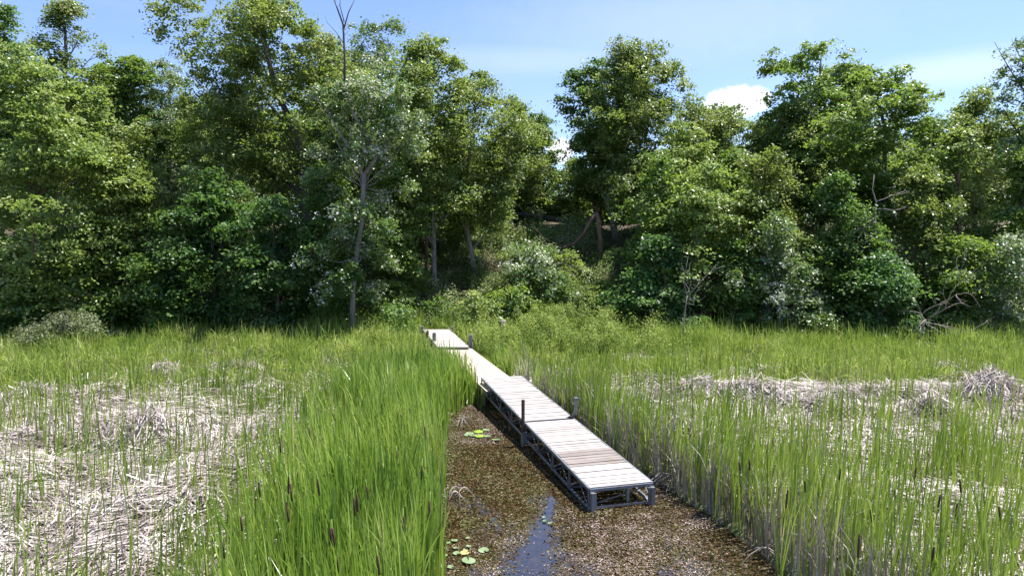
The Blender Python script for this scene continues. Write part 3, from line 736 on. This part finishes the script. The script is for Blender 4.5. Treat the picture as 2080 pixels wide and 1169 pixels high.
def post(px, py_top, Y, r, mat, label, sq=False):
    p = at_depth(px, py_top, Y); z0 = hz(p.x, Y) - .4
    b = MB()
    if sq: b.beam((0, 0, 0), (0, .01, p.z - z0), r*2, r*2, up=(0, 1, 0)); b.beam((0, .01, p.z - z0), (0, .01, p.z - z0 + .02), r*1.6, r*1.6, up=(0, 1, 0))
    else: b.tube([(0, 0, 0), (.01, 0, (p.z - z0)*.5), (0, .01, p.z - z0 - .01), (0, .01, p.z - z0)], [r, r, r, r*.8], 10)
    o = b.build('post', mat, loc=(p.x, Y, z0), smooth=False)
    tag(o, label, 'post', 'posts along the walkway')
post(858, 663, 33.0, .07, M['post'], 'weathered post at the far left corner of the shore platform', True)
post(868, 672, 30.9, .06, M['rust'], 'reddish post on the left side of the shore platform, second from the far corner', True)
post(882, 676, 28.9, .075, M['post'], 'dark square post on the left side of the shore platform, nearest the camera', True)
post(918, 664, 32.9, .07, M['post'], 'short post at the far right corner of the shore platform', True)
post(956, 680, 27.9, .075, M['post'], 'grey post standing right of the near end of the shore platform', True)
post(945, 721, 23.2, .045, M['rust'], 'dark pipe post against the left edge of the long board walkway')

# ------------------------------------------------------------------ trees
def prof(t, shape):
    t = np.clip(t, 0, 1)
    if shape == 'round': return np.sin(math.pi*(.10 + .84*t))**.7
    if shape == 'tall': return np.sin(math.pi*(.16 + .76*t))**.85*(1 - .22*t)
    if shape == 'shrub': return np.sqrt(np.clip(1 - (t*.97)**2.2, 0, 1))*(.82 + .18*np.sin(math.pi*t))
    if shape == 'cone': return (1 - t*.86)**.7*np.minimum(1, .55 + 3*t)
SP = {  # leaf length, leaves per m2 of silhouette, cluster spread, flatness, material, bark
 'maple': (.19, 300, .26, .50, 'maple', 'bark'), 'bright': (.18, 320, .26, .45, 'bright', 'barkb'),
 'dark': (.18, 300, .26, .6, 'dark', 'bark'), 'teal': (.20, 300, .28, .5, 'teal', 'bark'),
 'olive': (.17, 320, .24, .8, 'olive', 'bark'), 'silver': (.15, 340, .22, .8, 'silver', 'barkl'),
 'grey': (.10, 520, .18, .8, 'grey', 'barkl'), 'far': (.26, 200, .32, .7, 'far', 'bark'), 'sparse': (.15, 130, .20, .8, 'olive', 'bark'),
 'silversp': (.15, 170, .2, .8, 'silver', 'barkl')}
def crown_leaves(r, lobes, n, L, spread, flat):
    c = np.array([l[:3] for l in lobes]); rad = np.array([l[3] for l in lobes])
    wts = rad**2; wts /= wts.sum()
    per = 62; nc = max(4, n//per)
    li = r.choice(len(lobes), nc, p=wts)
    d = nrm(r.randn(nc, 3) + np.array([0, -.15, .35])); q = r.uniform(.45, 1.12, nc)
    cc = c[li] + d*(rad[li]*q)[:, None]*np.array([1, 1, .72])
    cs = .55 + .9*r.rand(nc)
    idx = np.repeat(np.arange(nc), per); m = len(idx)
    off = r.randn(m, 3)*spread*.98*np.array([1, 1, flat*.75])*cs[idx][:, None]
    off[:, 2] -= .25*np.abs(off[:, 0]) + .25*np.abs(off[:, 1])         # sprays droop
    P = cc[idx] + off
    tilt = nrm(r.randn(nc, 3)*.40 + d*.5 + np.array([0, 0, 1.0]))
    Nn = nrm(tilt[idx] + r.randn(m, 3)*.50)
    return P, Nn, .92*L*(.55 + .8*r.rand(m))
def trunk_mesh(r, base_r, pts, lobes, name, mat, e, nlimb=14, extra=None):
    b = MB(); m = len(pts); pts = np.array(pts); rad = base_r*np.linspace(1, .28, m)**.9; rad[0] *= 1.25
    b.tube(pts, rad, 9)
    ii = r.permutation(len(lobes))[:nlimb]
    for k in ii:
        c = np.array(lobes[k][:3]); hd = math.hypot(c[0] - 0, c[1] - 0)
        zt = np.clip(c[2] - .75*hd - .6, pts[1][2], pts[-1][2]); t = np.interp(zt, pts[:, 2], np.arange(m))
        i0 = int(min(t, m-2)); s = pts[i0] + (pts[i0+1] - pts[i0])*(t - i0); rr = max(.02, rad[i0]*.45)
        mid = (s + c)/2 + np.array([0, 0, -.10*hd]) + r.randn(3)*.12*hd*.5
        tt = np.linspace(0, 1, 6)[:, None]; q = (1-tt)**2*s + 2*tt*(1-tt)*mid + tt**2*c
        b.tube(q, rr*np.linspace(1, .2, 6), 5)
        for _ in range(3):
            a = q[r.randint(2, 5)]; v = nrm(r.randn(3) + np.array([0, 0, .4]))*lobes[k][3]
            b.tube([a, a + v*.5 + r.randn(3)*.05, a + v], [rr*.35, rr*.22, .006], 4)
    if extra: extra(b)
    return b.build(name, mat, e, smooth=True)
def tree(px, top, bot, hw, Y, bpx, sp, shape, seed, label, extra=(), trunk=None, dens=1., bk=None, name='tree', cat='tree', group='trees on the wooded shore', nl=None, tr=None, lobe_r=1.0):
    r = np.random.RandomState(seed)
    L, rho, spread, flat, mt, bkm = SP[sp]
    c_top = at_depth(px, top, Y); c_bot = at_depth(px, bot, Y)
    bx = at_depth(bpx, 600, Y).x; bz = hz(bx, Y)
    base = np.array([bx, Y, bz]); zb = max(c_bot.z, bz + .05) - bz; zt = c_top.z - bz
    R = 1.20*hw*Y/F; H = zt - zb; cx = c_top.x - bx
    e = tag(empty(name, base), label, cat, group)
    nlb = nl or int(np.clip(12 + 7.5*R*H/6.0, 14, 95))
    lobes = []
    for i in range(nlb):
        t = (i + r.rand())/nlb
        a = r.rand()*2*math.pi; q = r.uniform(.10, 1.0)**.55; rl = R*r.uniform(.20, .44)*lobe_r*(1.05 if t < .8 else .85)
        rl = max(.6, min(rl, 1.3)); pr_ = R*prof(t, shape)*(.66 + .60*r.rand()); rr = max(0, pr_*q - rl*.25)
        lobes.append((cx + rr*math.cos(a), rr*math.sin(a)*.9, zb + rl*.6 + (H - rl*1.25)*t, rl))
    lobes.append((cx + r.uniform(-.1, .1)*R, 0, zt - .45, .45))
    for (ex, ey, er) in extra:
        q = at_depth(ex, ey, Y + r.uniform(-.6, .6)); er_ = er*Y/F
        lobes.append((q.x - bx, q.y - Y, q.z - bz, er_))
    area = math.pi*R*H/2*.9 + sum(math.pi*(x[2]*Y/F)**2 for x in extra)
    n = int(area*rho*dens*2.15)
    P, Nn, Ls = crown_leaves(r, lobes, n, L, spread, flat)
    keep = P[:, 2] > .05
    V = leafquads(P[keep], Nn[keep], Ls[keep], r)
    quads_obj('crown', V, M[mt], e)
    tr_r = tr or max(.05, .0135*zt + .02*R*.5)
    m = 7; pts = []
    for i in range(m):
        t = i/(m-1); pts.append((cx*(t**1.4) + r.randn()*.05*zt*.12*(0 < i), r.randn()*.10*(0 < i), (zt*.90)*t - .25*(i == 0)))
    if trunk: # explicit trunk pixels
        pts = [(base[0]*0, 0, -.3)] + [tuple(np.array(at_depth(a_, b_, Y)) - base) for a_, b_ in trunk]
    trunk_mesh(r, tr_r, pts, lobes, 'trunk' if cat == 'tree' else 'stems', M[bk or bkm], e, nlimb=min(len(lobes), 16 if cat == 'tree' else 8))
    return e

T = tree
# --- back row, on the slope and its top
T(5, 15, 430, 62, 43, 10, 'dark', 'tall', 101, 'dark tree cut by the left edge, rising behind the pale maple')
T(132, -12, 380, 66, 43, 135, 'olive', 'tall', 102, 'tall dark narrow tree standing alone against the sky near the left edge', dens=.62)
T(255, 108, 450, 82, 45, 260, 'maple', 'round', 103, 'rounded green tree with knobbly top right of the tall narrow tree', extra=[(250,122,22),(285,132,18),(230,152,28),(280,158,30),(305,172,24),(215,185,28)])
T(345, 112, 450, 70, 46, 350, 'silver', 'round', 104, 'pale silvery tree in the dip left of the great leaning tree', dens=.85)
T(545, -25, 400, 128, 37.5, 640, 'olive', 'round', 105, 'great broad tree with a limb sweeping up to the left, tallest on the left', dens=.82,
  extra=[(410,20,42),(345,35,34),(325,62,22),(400,95,44),(455,60,48),(360,5,30),(440,150,44),(395,160,30),(320,15,16),(662,110,40),(640,70,40),(470,210,55),(690,160,28)],
  trunk=[(625,520),(620,400),(605,280),(560,180),(530,60),(525,-10)], tr=.26)
T(770, 45, 430, 78, 42, 780, 'silver', 'round', 106, 'light grey green tree rising right behind the dead forked top', dens=.8, extra=[(800,55,22),(735,70,28)])
T(865, 75, 470, 108, 38.5, 885, 'olive', 'tall', 107, 'yellowish olive tree with double pale trunk left of the cleared slope', dens=.9, trunk=[(882,560),(880,440),(868,330),(850,200),(858,110)], tr=.17, bk='barkl',
  extra=[(835,80,22),(925,130,30),(872,75,20),(945,190,34),(900,100,24)])
T(965, 138, 480, 92, 40, 969, 'olive', 'round', 108, 'narrower olive tree whose leaning pale trunk stands beside the cleared slope', trunk=[(962,540),(950,470),(945,400),(955,300),(965,220)], tr=.17, bk='barkl', extra=[(1003,190,14),(1000,170,8)])
T(1052, 195, 470, 68, 49, 1050, 'olive', 'round', 109, 'middle tree on the crest left of the gap of sky', extra=[(1045,205,20)])
T(1092, 222, 440, 38, 51, 1090, 'dark', 'round', 110, 'small dark tree touching the gap of sky from the left')
T(1198, 128, 415, 52, 46, 1228, 'dark', 'round', 111, 'dark tree forming the right edge of the gap of sky', extra=[(1160,160,20),(1148,205,18),(1215,135,22)], trunk=[(1222,480),(1212,420),(1205,330),(1195,220)], tr=.16, bk='barkb')
T(1295, 78, 430, 125, 44, 1257, 'olive', 'cone', 112, 'tallest tree right of the gap, with thick pale trunk at the slope edge', extra=[(1262,98,26),(1330,108,28),(1275,120,34),(1390,185,30),(1410,215,26),(1235,170,30),(1370,150,26),(1240,240,34),(1400,260,34)], trunk=[(1250,480),(1237,405),(1250,320),(1285,220),(1295,130)], bk='barkl', tr=.27)
T(1465, 218, 470, 78, 44, 1465, 'olive', 'round', 113, 'lower olive tree under the white cloud', extra=[(1500,225,18),(1440,235,16)])
T(1665, 84, 440, 88, 42, 1670, 'maple', 'round', 114, 'high green tree with a limb reaching left over the white cloud', extra=[(1575,122,26),(1555,140,15),(1600,150,28),(1672,92,22),(1725,115,26),(1590,185,30),(1560,205,16)], dens=.9)
T(1790, 142, 500, 108, 38, 1800, 'maple', 'round', 115, 'big rounded mid green tree, broadest on the right side', extra=[(1760,150,26),(1835,155,26)])
T(1975, 184, 470, 84, 43, 1975, 'olive', 'round', 116, 'flat topped olive tree near the right edge', extra=[(1925,190,22),(1985,188,24),(2030,195,20)])
T(2098, 55, 420, 62, 37, 2100, 'silversp', 'tall', 117, 'loose feathery tree cut by the right edge, limb reaching left', extra=[(2020,85,16),(2040,110,18),(2010,105,9),(2035,150,16),(2060,130,22),(2055,80,16)], bk='bark')
T(1390, 240, 560, 80, 40, 1400, 'bright', 'round', 118, 'yellow green tree in front of the tallest tree right of the gap')
T(665, 70, 420, 60, 43, 670, 'olive', 'round', 119, 'rounded tree top directly left of the dead forked top', extra=[(640,65,24)])
T(440, 200, 480, 80, 44, 440, 'bright', 'round', 120, 'yellow green tree glowing through beneath the sweeping limb')
T(835, 260, 560, 60, 44, 845, 'dark', 'round', 121, 'dark tree deep between the silvery tree and the double trunk', )
T(1000, 290, 500, 42, 46, 1015, 'bright', 'round', 122, 'small yellowish tree at the top left of the cleared slope')
T(1135, 345, 450, 40, 57, 1130, 'dark', 'round', 123, 'small dark tree filling the bottom of the gap of sky')
T(1075, 300, 480, 46, 51, 1078, 'dark', 'shrub', 126, 'dark leafy tree closing the view just left of the gap behind the fallen log')
T(1165, 320, 480, 44, 50, 1172, 'maple', 'shrub', 127, 'leafy green tree closing the view behind the fallen log and broken trunk')
T(1455, 205, 480, 62, 47, 1455, 'maple', 'round', 133, 'green tree at the left edge of the white cloud, behind the lower olive tree')
T(200, 130, 460, 66, 46, 200, 'maple', 'round', 134, 'green crown filling the notch between the tall narrow tree and the knobbly tree')
T(715, 95, 430, 56, 45, 715, 'olive', 'round', 135, 'olive crown behind the dead forked top')
T(1735, 120, 470, 70, 43, 1735, 'maple', 'round', 136, 'green crown joining the limbed tree to the broad rounded tree')
T(1225, 260, 420, 46, 48, 1218, 'dark', 'round', 128, 'dark tree crown behind the broken brown trunk')
T(1490, 300, 520, 60, 40, 1490, 'maple', 'round', 129, 'mid green tree below the white cloud, in front of the lower olive tree')
T(1620, 200, 500, 60, 41, 1622, 'olive', 'round', 130, 'olive green crown filling the space under the reaching limb')
T(940, 270, 470, 46, 43, 942, 'maple', 'round', 131, 'green crown between the two pale trunked olive trees')
T(1405, 208, 480, 48, 46, 1405, 'olive', 'round', 132, 'olive tree joining the right shoulder of the tallest tree right of the gap')
T(1560, 240, 500, 66, 44, 1560, 'maple', 'round', 124, 'green tree below the limb and right of the white cloud')
T(1895, 230, 500, 60, 45, 1895, 'dark', 'round', 125, 'dark tree in the notch between the broad tree and the flat topped tree')
# --- front row at the water meadow
T(85, 118, 660, 150, 33, 52, 'bright', 'round', 201, 'very large pale green maple filling the left side, trunk leaning', extra=[(15,130,60),(160,200,40),(200,300,35),(30,110,40)], trunk=[(68,590),(80,500),(75,400),(85,300),(90,200)], tr=.20, bk='barkb')
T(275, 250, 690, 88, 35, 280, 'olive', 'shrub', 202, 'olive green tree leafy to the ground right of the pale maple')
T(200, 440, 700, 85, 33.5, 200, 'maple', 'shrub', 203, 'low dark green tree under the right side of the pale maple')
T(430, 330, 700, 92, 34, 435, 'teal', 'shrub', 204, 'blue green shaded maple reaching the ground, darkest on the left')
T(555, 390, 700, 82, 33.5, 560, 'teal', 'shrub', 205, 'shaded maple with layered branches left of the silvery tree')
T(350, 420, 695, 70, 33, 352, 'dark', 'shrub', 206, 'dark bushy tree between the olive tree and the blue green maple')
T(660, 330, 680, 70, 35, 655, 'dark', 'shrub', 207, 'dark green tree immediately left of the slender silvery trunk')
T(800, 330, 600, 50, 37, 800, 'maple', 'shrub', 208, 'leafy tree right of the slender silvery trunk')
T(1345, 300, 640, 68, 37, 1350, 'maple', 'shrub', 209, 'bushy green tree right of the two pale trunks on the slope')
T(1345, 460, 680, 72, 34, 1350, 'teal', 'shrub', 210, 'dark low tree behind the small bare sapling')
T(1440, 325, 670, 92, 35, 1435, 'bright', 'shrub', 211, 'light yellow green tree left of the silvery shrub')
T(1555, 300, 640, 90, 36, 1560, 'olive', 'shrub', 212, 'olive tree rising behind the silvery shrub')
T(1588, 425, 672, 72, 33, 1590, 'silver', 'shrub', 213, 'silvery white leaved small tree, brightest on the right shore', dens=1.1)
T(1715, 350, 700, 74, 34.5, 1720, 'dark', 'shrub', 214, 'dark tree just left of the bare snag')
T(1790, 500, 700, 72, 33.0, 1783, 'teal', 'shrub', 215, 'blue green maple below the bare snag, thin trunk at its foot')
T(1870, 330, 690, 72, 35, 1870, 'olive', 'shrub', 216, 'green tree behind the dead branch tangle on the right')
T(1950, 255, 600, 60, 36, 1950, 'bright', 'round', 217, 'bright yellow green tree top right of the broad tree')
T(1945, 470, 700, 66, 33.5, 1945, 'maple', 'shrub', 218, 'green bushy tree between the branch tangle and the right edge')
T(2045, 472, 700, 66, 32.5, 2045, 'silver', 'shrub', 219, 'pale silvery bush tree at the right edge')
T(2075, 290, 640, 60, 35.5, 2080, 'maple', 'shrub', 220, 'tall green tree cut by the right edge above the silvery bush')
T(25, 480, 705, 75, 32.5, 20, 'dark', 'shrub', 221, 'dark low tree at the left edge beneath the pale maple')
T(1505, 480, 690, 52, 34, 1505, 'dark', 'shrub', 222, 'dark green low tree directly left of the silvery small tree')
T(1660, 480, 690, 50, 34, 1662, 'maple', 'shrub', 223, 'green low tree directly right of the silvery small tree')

# --- slender silvery tree with a dead forked top (base 716,670)
def silvery():
    Y = 33.0; r = np.random.RandomState(300); bx = at_depth(716, 668, Y).x; base = np.array([bx, Y, hz(bx, Y)])
    e = tag(empty('tree', base), 'slender silvery leaved tree with forked trunk and a dead bare top, left of the walkway', 'tree', 'trees on the wooded shore')
    q = lambda x, y, dy=0: np.array(at_depth(x, y, Y + dy)) - base
    lob = [(790,215,48),(820,245,38),(700,205,44),(745,185,42),(775,275,45),(830,290,28),(690,265,42),(665,235,28),(735,310,38),(700,330,36),(785,340,34),(680,400,36),(770,410,34),(720,430,40),(690,480,40),(780,470,34),(745,510,40),(700,560,38),(660,590,34),(755,590,30),(640,520,34),(790,530,26),(848,250,24),(838,300,24),(640,190,22),(815,175,24),(765,150,20),(712,165,18),(645,300,24),(640,360,26),(830,380,24)]
    lobes = [tuple(q(x, y, (-.8 if (y > 390 and r.rand() < .5) else r.uniform(-.1, 1.9)))) + (rr*Y/F,) for x, y, rr in lob]
    P, Nn, Ls = crown_leaves(r, lobes, 27000, .15, .2, .8); quads_obj('crown', leafquads(P, Nn, Ls, r), M['silver'], e)
    b = MB()
    b.tube([(0, 0, -.3), q(716,600), q(722,540), q(735,450), q(738,380), q(740,352)], [.15,.125,.115,.11,.105,.10], 10)
    b.tube([q(740,356), q(765,318), q(742,275), q(715,225), q(700,165)], [.10,.09,.08,.07,.06], 8)
    b.tube([q(739,360), q(722,320), q(690,270), q(660,215), q(625,190)], [.09,.07,.05,.035,.015], 7)
    for l in lobes[::2]:
        c = np.array(l[:3]); s = q(738, 380 if c[2] > q(0, 380)[2] else 520); b.tube([s, (s + c)/2 + np.array([0, 0, -.3]), c], [.04, .025, .01], 5)
    b.build('trunk', M['barkl'], e, smooth=True)
    d = MB()
    d.tube([q(700,168), q(700,110), q(697,50), q(684,15), q(672,-18)], [.06,.055,.045,.03,.012], 7)
    d.tube([q(698,60), q(708,25), q(724,-8)], [.035,.025,.01], 6)
    d.tube([q(699,45), q(690,10), q(694,-25)], [.025,.018,.008], 5)
    d.tube([q(699,90), q(682,65), q(664,45), q(660,30)], [.02,.015,.01,.005], 5)
    d.tube([q(700,150), q(680,130), q(640,105)], [.025,.018,.006], 5); d.tube([q(700,105), q(690,82), q(686,70)], [.012,.01,.005], 4)
    d.tube([q(699,62), q(712,52), q(720,48)], [.01,.008,.004], 4)
    for k in range(14):
        y = r.uniform(0, 140); s = np.interp(y, [0, 50, 170], [680, 697, 700]); a = q(s, y); d.tube([a, a + np.array([r.uniform(-.35, .35), r.uniform(-.3, .3), r.uniform(.1, .4)])], [.008, .003], 4)
    tag(d.build('dead_top', M['bark'], e, smooth=True), 'bare grey forked top without leaves')
silvery()

# --- shrubs
def shrub(*a, **k):
    k.setdefault('group', 'shrubs at the foot of the trees'); return tree(*a, name='shrub', cat='shrub', **k)
shrub(128, 628, 722, 76, 29.8, 128, 'grey', 'shrub', 401, 'wide grey green bush in front of the dark trees at the left')
shrub(805, 560, 655, 36, 36, 805, 'bright', 'shrub', 402, 'light green shrub left of the double pale trunk')
shrub(840, 535, 640, 34, 37.5, 840, 'bright', 'shrub', 403, 'yellow green shrub behind the other one at the double trunk')
shrub(800, 610, 690, 45, 34.5, 800, 'dark', 'shrub', 404, 'dark shrub at the shore left of the platform')
shrub(890, 605, 675, 40, 35.5, 892, 'dark', 'shrub', 405, 'dark low shrub behind the platform end')
shrub(975, 585, 670, 36, 35, 975, 'bright', 'shrub', 406, 'light broad leaved shrub behind the right corner post')
shrub(1040, 580, 660, 46, 35.5, 1040, 'maple', 'shrub', 407, 'dark centred green shrub at the middle of the slope foot')
shrub(1075, 485, 600, 70, 38, 1075, 'silver', 'shrub', 408, 'pale leaved bramble mound in the middle of the cleared slope', dens=.8)
shrub(1130, 540, 640, 50, 36.5, 1120, 'silver', 'shrub', 409, 'pale bramble mound right of the middle of the slope', dens=.8)
shrub(1105, 490, 560, 46, 40, 1105, 'silver', 'shrub', 418, 'pale leafy shrub on the upper middle of the cleared slope', dens=.7)
shrub(1160, 505, 575, 40, 39, 1160, 'bright', 'shrub', 419, 'yellow green shrub right of the pale mound on the slope', dens=.7)
shrub(1100, 455, 510, 40, 43.5, 1100, 'bright', 'shrub', 420, 'light green weeds at the very top of the cleared slope', dens=.6)
shrub(1082, 462, 520, 22, 44, 1082, 'dark', 'shrub', 410, 'small dark bush near the top of the cleared slope')
shrub(1215, 560, 660, 34, 36, 1215, 'bright', 'shrub', 411, 'light leaved shrub at the right foot of the slope')
shrub(1255, 590, 680, 48, 35, 1255, 'teal', 'shrub', 412, 'dark blue green shrub right of the slope foot')
shrub(1130, 480, 540, 34, 42, 1130, 'brush_', 'shrub', 413, 'tangled brown green brush below the fallen dark log') if False else None
shrub(1045, 500, 560, 38, 41, 1045, 'bright', 'shrub', 414, 'bright weedy bush on the upper left of the cleared slope', dens=.7)
shrub(1165, 590, 650, 34, 36.5, 1165, 'grey', 'shrub', 415, 'grey green weedy bush low on the right of the slope', dens=.8)
shrub(910, 520, 600, 40, 41, 910, 'dark', 'shrub', 416, 'dark bush between the two pale leaning trunks')
shrub(925, 440, 500, 34, 43, 925, 'bright', 'shrub', 417, 'yellow sunlit bush glowing between the pale trunks')

# --- bare dead wood
def branchy(b, p, d, L, r0, depth, r, up=.1):
    pts = [np.array(p, float)]; d = np.array(d, float); d /= np.linalg.norm(d); n = 5
    for i in range(n):
        d = d + r.randn(3)*.20 + np.array([0, 0, up]); d /= np.linalg.norm(d); pts.append(pts[-1] + d*L/n)
    b.tube(pts, r0*np.linspace(1, .35, n+1), 6 if r0 > .02 else 4)
    if depth:
        for k in range(3 if depth > 1 else 2):
            i = r.randint(1, n+1); dn = d + r.randn(3)*.75; branchy(b, pts[i], dn, L*r.uniform(.4, .7), r0*.5, depth-1, r, up)
def deadthing(name, px, py, Y, label, cat, fn, mat='deadwood', group=None):
    p = np.array(at_depth(px, py, Y)); z = hz(p[0], Y); base = np.array([p[0], Y, z])
    q = lambda x, y, dy=0: np.array(at_depth(x, y, Y + dy)) - base
    b = MB(); fn(b, q); o = b.build(name, M[mat], loc=base, smooth=True); return tag(o, label, cat, group)
r_ = np.random.RandomState(77)
def sapling(b, q):
    b.tube([(0,0,-.1), q(1388,660), q(1393,620), q(1396,600)], [.045,.038,.03,.028], 7)
    b.tube([q(1396,602), q(1388,570), q(1393,548), q(1398,520)], [.022,.018,.014,.006], 5)
    b.tube([q(1396,604), q(1420,575), q(1442,552), q(1455,538)], [.024,.02,.014,.006], 5)
    b.tube([q(1440,554), q(1455,545), q(1472,540)], [.01,.008,.004], 4); b.tube([q(1388,690), q(1398,670), q(1404,650)], [.02,.015,.005], 5)
    for k in range(12): branchy(b, q(1392 + r_.uniform(-2, 20), r_.uniform(545, 660)), (r_.randn(), r_.randn()*.5, 1), .6, .009, 1, r_)
deadthing('bare_sapling', 1388, 700, 30.5, 'small bare pale sapling standing in the grass right of the walkway', 'sapling', sapling)
def snag(b, q):
    b.tube([(0,0,-.1), q(1780,600), q(1778,520), q(1776,460), q(1780,410), q(1772,385), q(1776,355)], [.07,.07,.055,.045,.035,.025,.012], 8)
    for (x, y, dx, dz, L) in [(1779,450,-1,-.6,1.2),(1779,425,1,.1,1.3),(1778,470,-.9,-.7,1.1),(1778,470,.7,-.4,1.2),(1779,410,1,.4,1.3),(1778,440,-.4,-1,1.2)]:
        branchy(b, q(x, y), (dx, -.5, dz), L, .03, 2, r_, -.03)
deadthing('dead_snag', 1783, 660, 33.9, 'bleached bare snag with curling broken branches before the right trees', 'dead tree', snag)
def tangle(b, q):
    for (x, y, dx, dz, L) in [(1880,650,.9,.6,2.4),(1880,655,1,.15,2.2),(1875,650,-.5,.6,1.5),(1870,640,.1,.8,1.5),(1885,660,.6,-.25,1.5),(1880,650,-.8,.0,1.3),(1895,640,.8,.5,1.8)]:
        branchy(b, q(x, y), (dx, -.35, dz), L, .035, 2, r_, .0)
    b.tube([(0,0,-.1), q(1872,670), q(1880,648)], [.06,.05,.04], 6)
deadthing('fallen_branch', 1868, 695, 31.5, 'tangle of bare grey dead branches under the right trees', 'dead branch', tangle, group='dead branches at the tree edge')
def arch(b, q):
    b.tube([q(208,705), q(216,680), q(222,672), q(255,678), q(256,700)], [.03,.028,.024,.02,.015], 6)
    b.tube([q(221,674), q(232,692), q(245,706)], [.02,.018,.012], 5); b.tube([q(228,686), q(215,706)], [.02,.012], 5); b.tube([q(222,672), q(233,664)], [.012,.005], 4)
deadthing('fallen_branch', 230, 705, 31.2, 'small arched white dead branch at the grass edge on the left', 'dead branch', arch, group='dead branches at the tree edge')
def limb(b, q):
    b.tube([q(628,180,-2), q(600,188,-2), q(575,222,-2), q(560,240,-2)], [.045,.035,.022,.01], 5)
    b.tube([q(628,205,-2), q(590,230,-2), q(575,262,-2), q(550,282,-2)], [.035,.028,.018,.006], 5); b.tube([q(628,180,-2), q(640,210,-2), q(655,240,-2)], [.045,.05,.05], 5)
# fallen dark log on the crest, broken bent trunk, brush heaps
def log(b, q):
    b.tube([q(1028,432), q(1080,438,.3), q(1140,448,.2), q(1190,460), q(1232,474,-.2)], [.10,.13,.15,.17,.19], 9)
    for x, y in ((1060,436),(1100,440),(1150,450)): branchy(b, q(x, y), (r_.randn(), -.4, .5), .8, .03, 1, r_)
deadthing('fallen_log', 1140, 470, 45.5, 'long dark fallen log lying across the top of the cleared slope', 'log', log, 'char')
def bent(b, q):
    b.tube([q(1222,545), q(1219,480), q(1214,440), q(1209,432)], [.17,.15,.14,.12], 9)
    b.tube([q(1211,434), q(1200,448), q(1185,475), q(1165,495), q(1130,505), q(1095,500)], [.13,.12,.10,.08,.05,.02], 8)
    for k in range(7): branchy(b, q(r_.uniform(1100,1175), r_.uniform(490,508)), (-.8, -.3, r_.uniform(-.4,.6)), 1.3, .025, 1, r_)
deadthing('broken_trunk', 1222, 548, 40.8, 'broken brown trunk snapped over at the top, its limb bent to the slope', 'dead tree', bent, 'barkb')
def poles(px, pyb, pyt, Y, rad, label, mat='barkl', lean=0):
    def fn(b, q): b.tube([(0,0,-.1), q(px + lean*.4 + 3, (pyb+pyt)/2), q(px + lean, pyt)], [rad, rad*.8, rad*.6], 7)
    deadthing('slim_tree', px, pyb, Y, label, 'tree', fn, mat, 'slim trunks under the canopy')
poles(866, 540, 415, 40.5, .10, 'brown slim trunk leaning beside the double pale trunk', 'barkb', -5)
poles(993, 515, 415, 42.5, .07, 'slim grey trunk standing left of the cleared slope', 'barkl', 4)
poles(1036, 490, 400, 46.5, .08, 'thin dark trunk at the left end of the fallen log', 'bark', 0)
poles(1062, 460, 380, 48, .07, 'thin dark trunk behind the fallen log', 'bark', 1)
poles(812, 520, 430, 42, .07, 'thin dark trunk in the shade left of the double trunk', 'bark', 3)
poles(826, 515, 425, 43, .09, 'dark trunk in the shade nearest the double trunk', 'bark', -2)
poles(1206, 500, 400, 46, .07, 'thin dark trunk behind the broken brown trunk', 'bark', -2)
def brush(px, py, Y, n, label, mat='deadwood', sc=1.):
    def fn(b, q):
        for k in range(n):
            a = q(px + r_.uniform(-30, 30)*sc, py + r_.uniform(-8, 8)*sc); a[2] = max(a[2], .1); branchy(b, a, (r_.randn(), r_.randn()*.5 - .3, r_.uniform(-.1, .6)), r_.uniform(.8, 1.6)*sc, .018, 1, r_, -.03)
    deadthing('brush_pile', px, py, Y, label, 'brush', fn, mat, 'dead brush on the cleared slope')
brush(1170, 490, 42, 16, 'grey pile of twigs in shade below the fallen log', 'deadwood')
brush(1010, 545, 38.5, 12, 'brown twiggy brush left of the pale bramble mound', 'barkb')
brush(1140, 545, 38.5, 12, 'bare curved twigs right of the pale bramble mound', 'deadwood')
brush(935, 610, 36, 8, 'reddish twig brush beside the leaning pale trunk', 'barkb', .7)
# weathered stump in the herbs
def stump(b, q): b.tube([(0,0,-.1), (0.01,0,.4), (0,0,.65), (.02,0,.93), (.02,0,.98)], [.19,.16,.155,.14,.08], 10)
deadthing('stump', 1022, 672, 32.0, 'grey weathered stump standing in bright herbs behind the walkway', 'stump', stump, 'deadwood')

# --- far wood beyond the crest
r = np.random.RandomState(900)
nc = 11000
X = r.uniform(-62, 62, nc); Y = r.uniform(56, 72, nc); pxx = 1040 + F*X/Y
topy = np.interp(pxx, [0, 300, 700, 980, 1085, 1115, 1160, 1200, 1400, 1600, 1800, 2080], [235, 240, 235, 330, 395, 425, 425, 380, 330, 300, 300, 260]) + 25*(vnoise(pxx/60, Y*0, 1, 2, 3) - .5)
ztop = CAMZ + (495 - topy)/F*Y; zb = height(X, Y); Z = zb + (ztop - zb)*r.rand(nc)**.8
per = 26; idx = np.repeat(np.arange(nc), per); m = len(idx)
P = np.stack([X, Y, Z], 1)[idx] + r.randn(m, 3)*np.array([.7, .7, .5])
Nn = nrm(r.randn(m, 3)*.6 + np.array([0, -.2, 1]))
tag(quads_obj('far_wood', leafquads(P, Nn, .34*(.6 + .8*r.rand(m)), r), M['far']), 'dense mass of distant foliage beyond the crest, seen through the gaps', 'woods', kind='stuff')
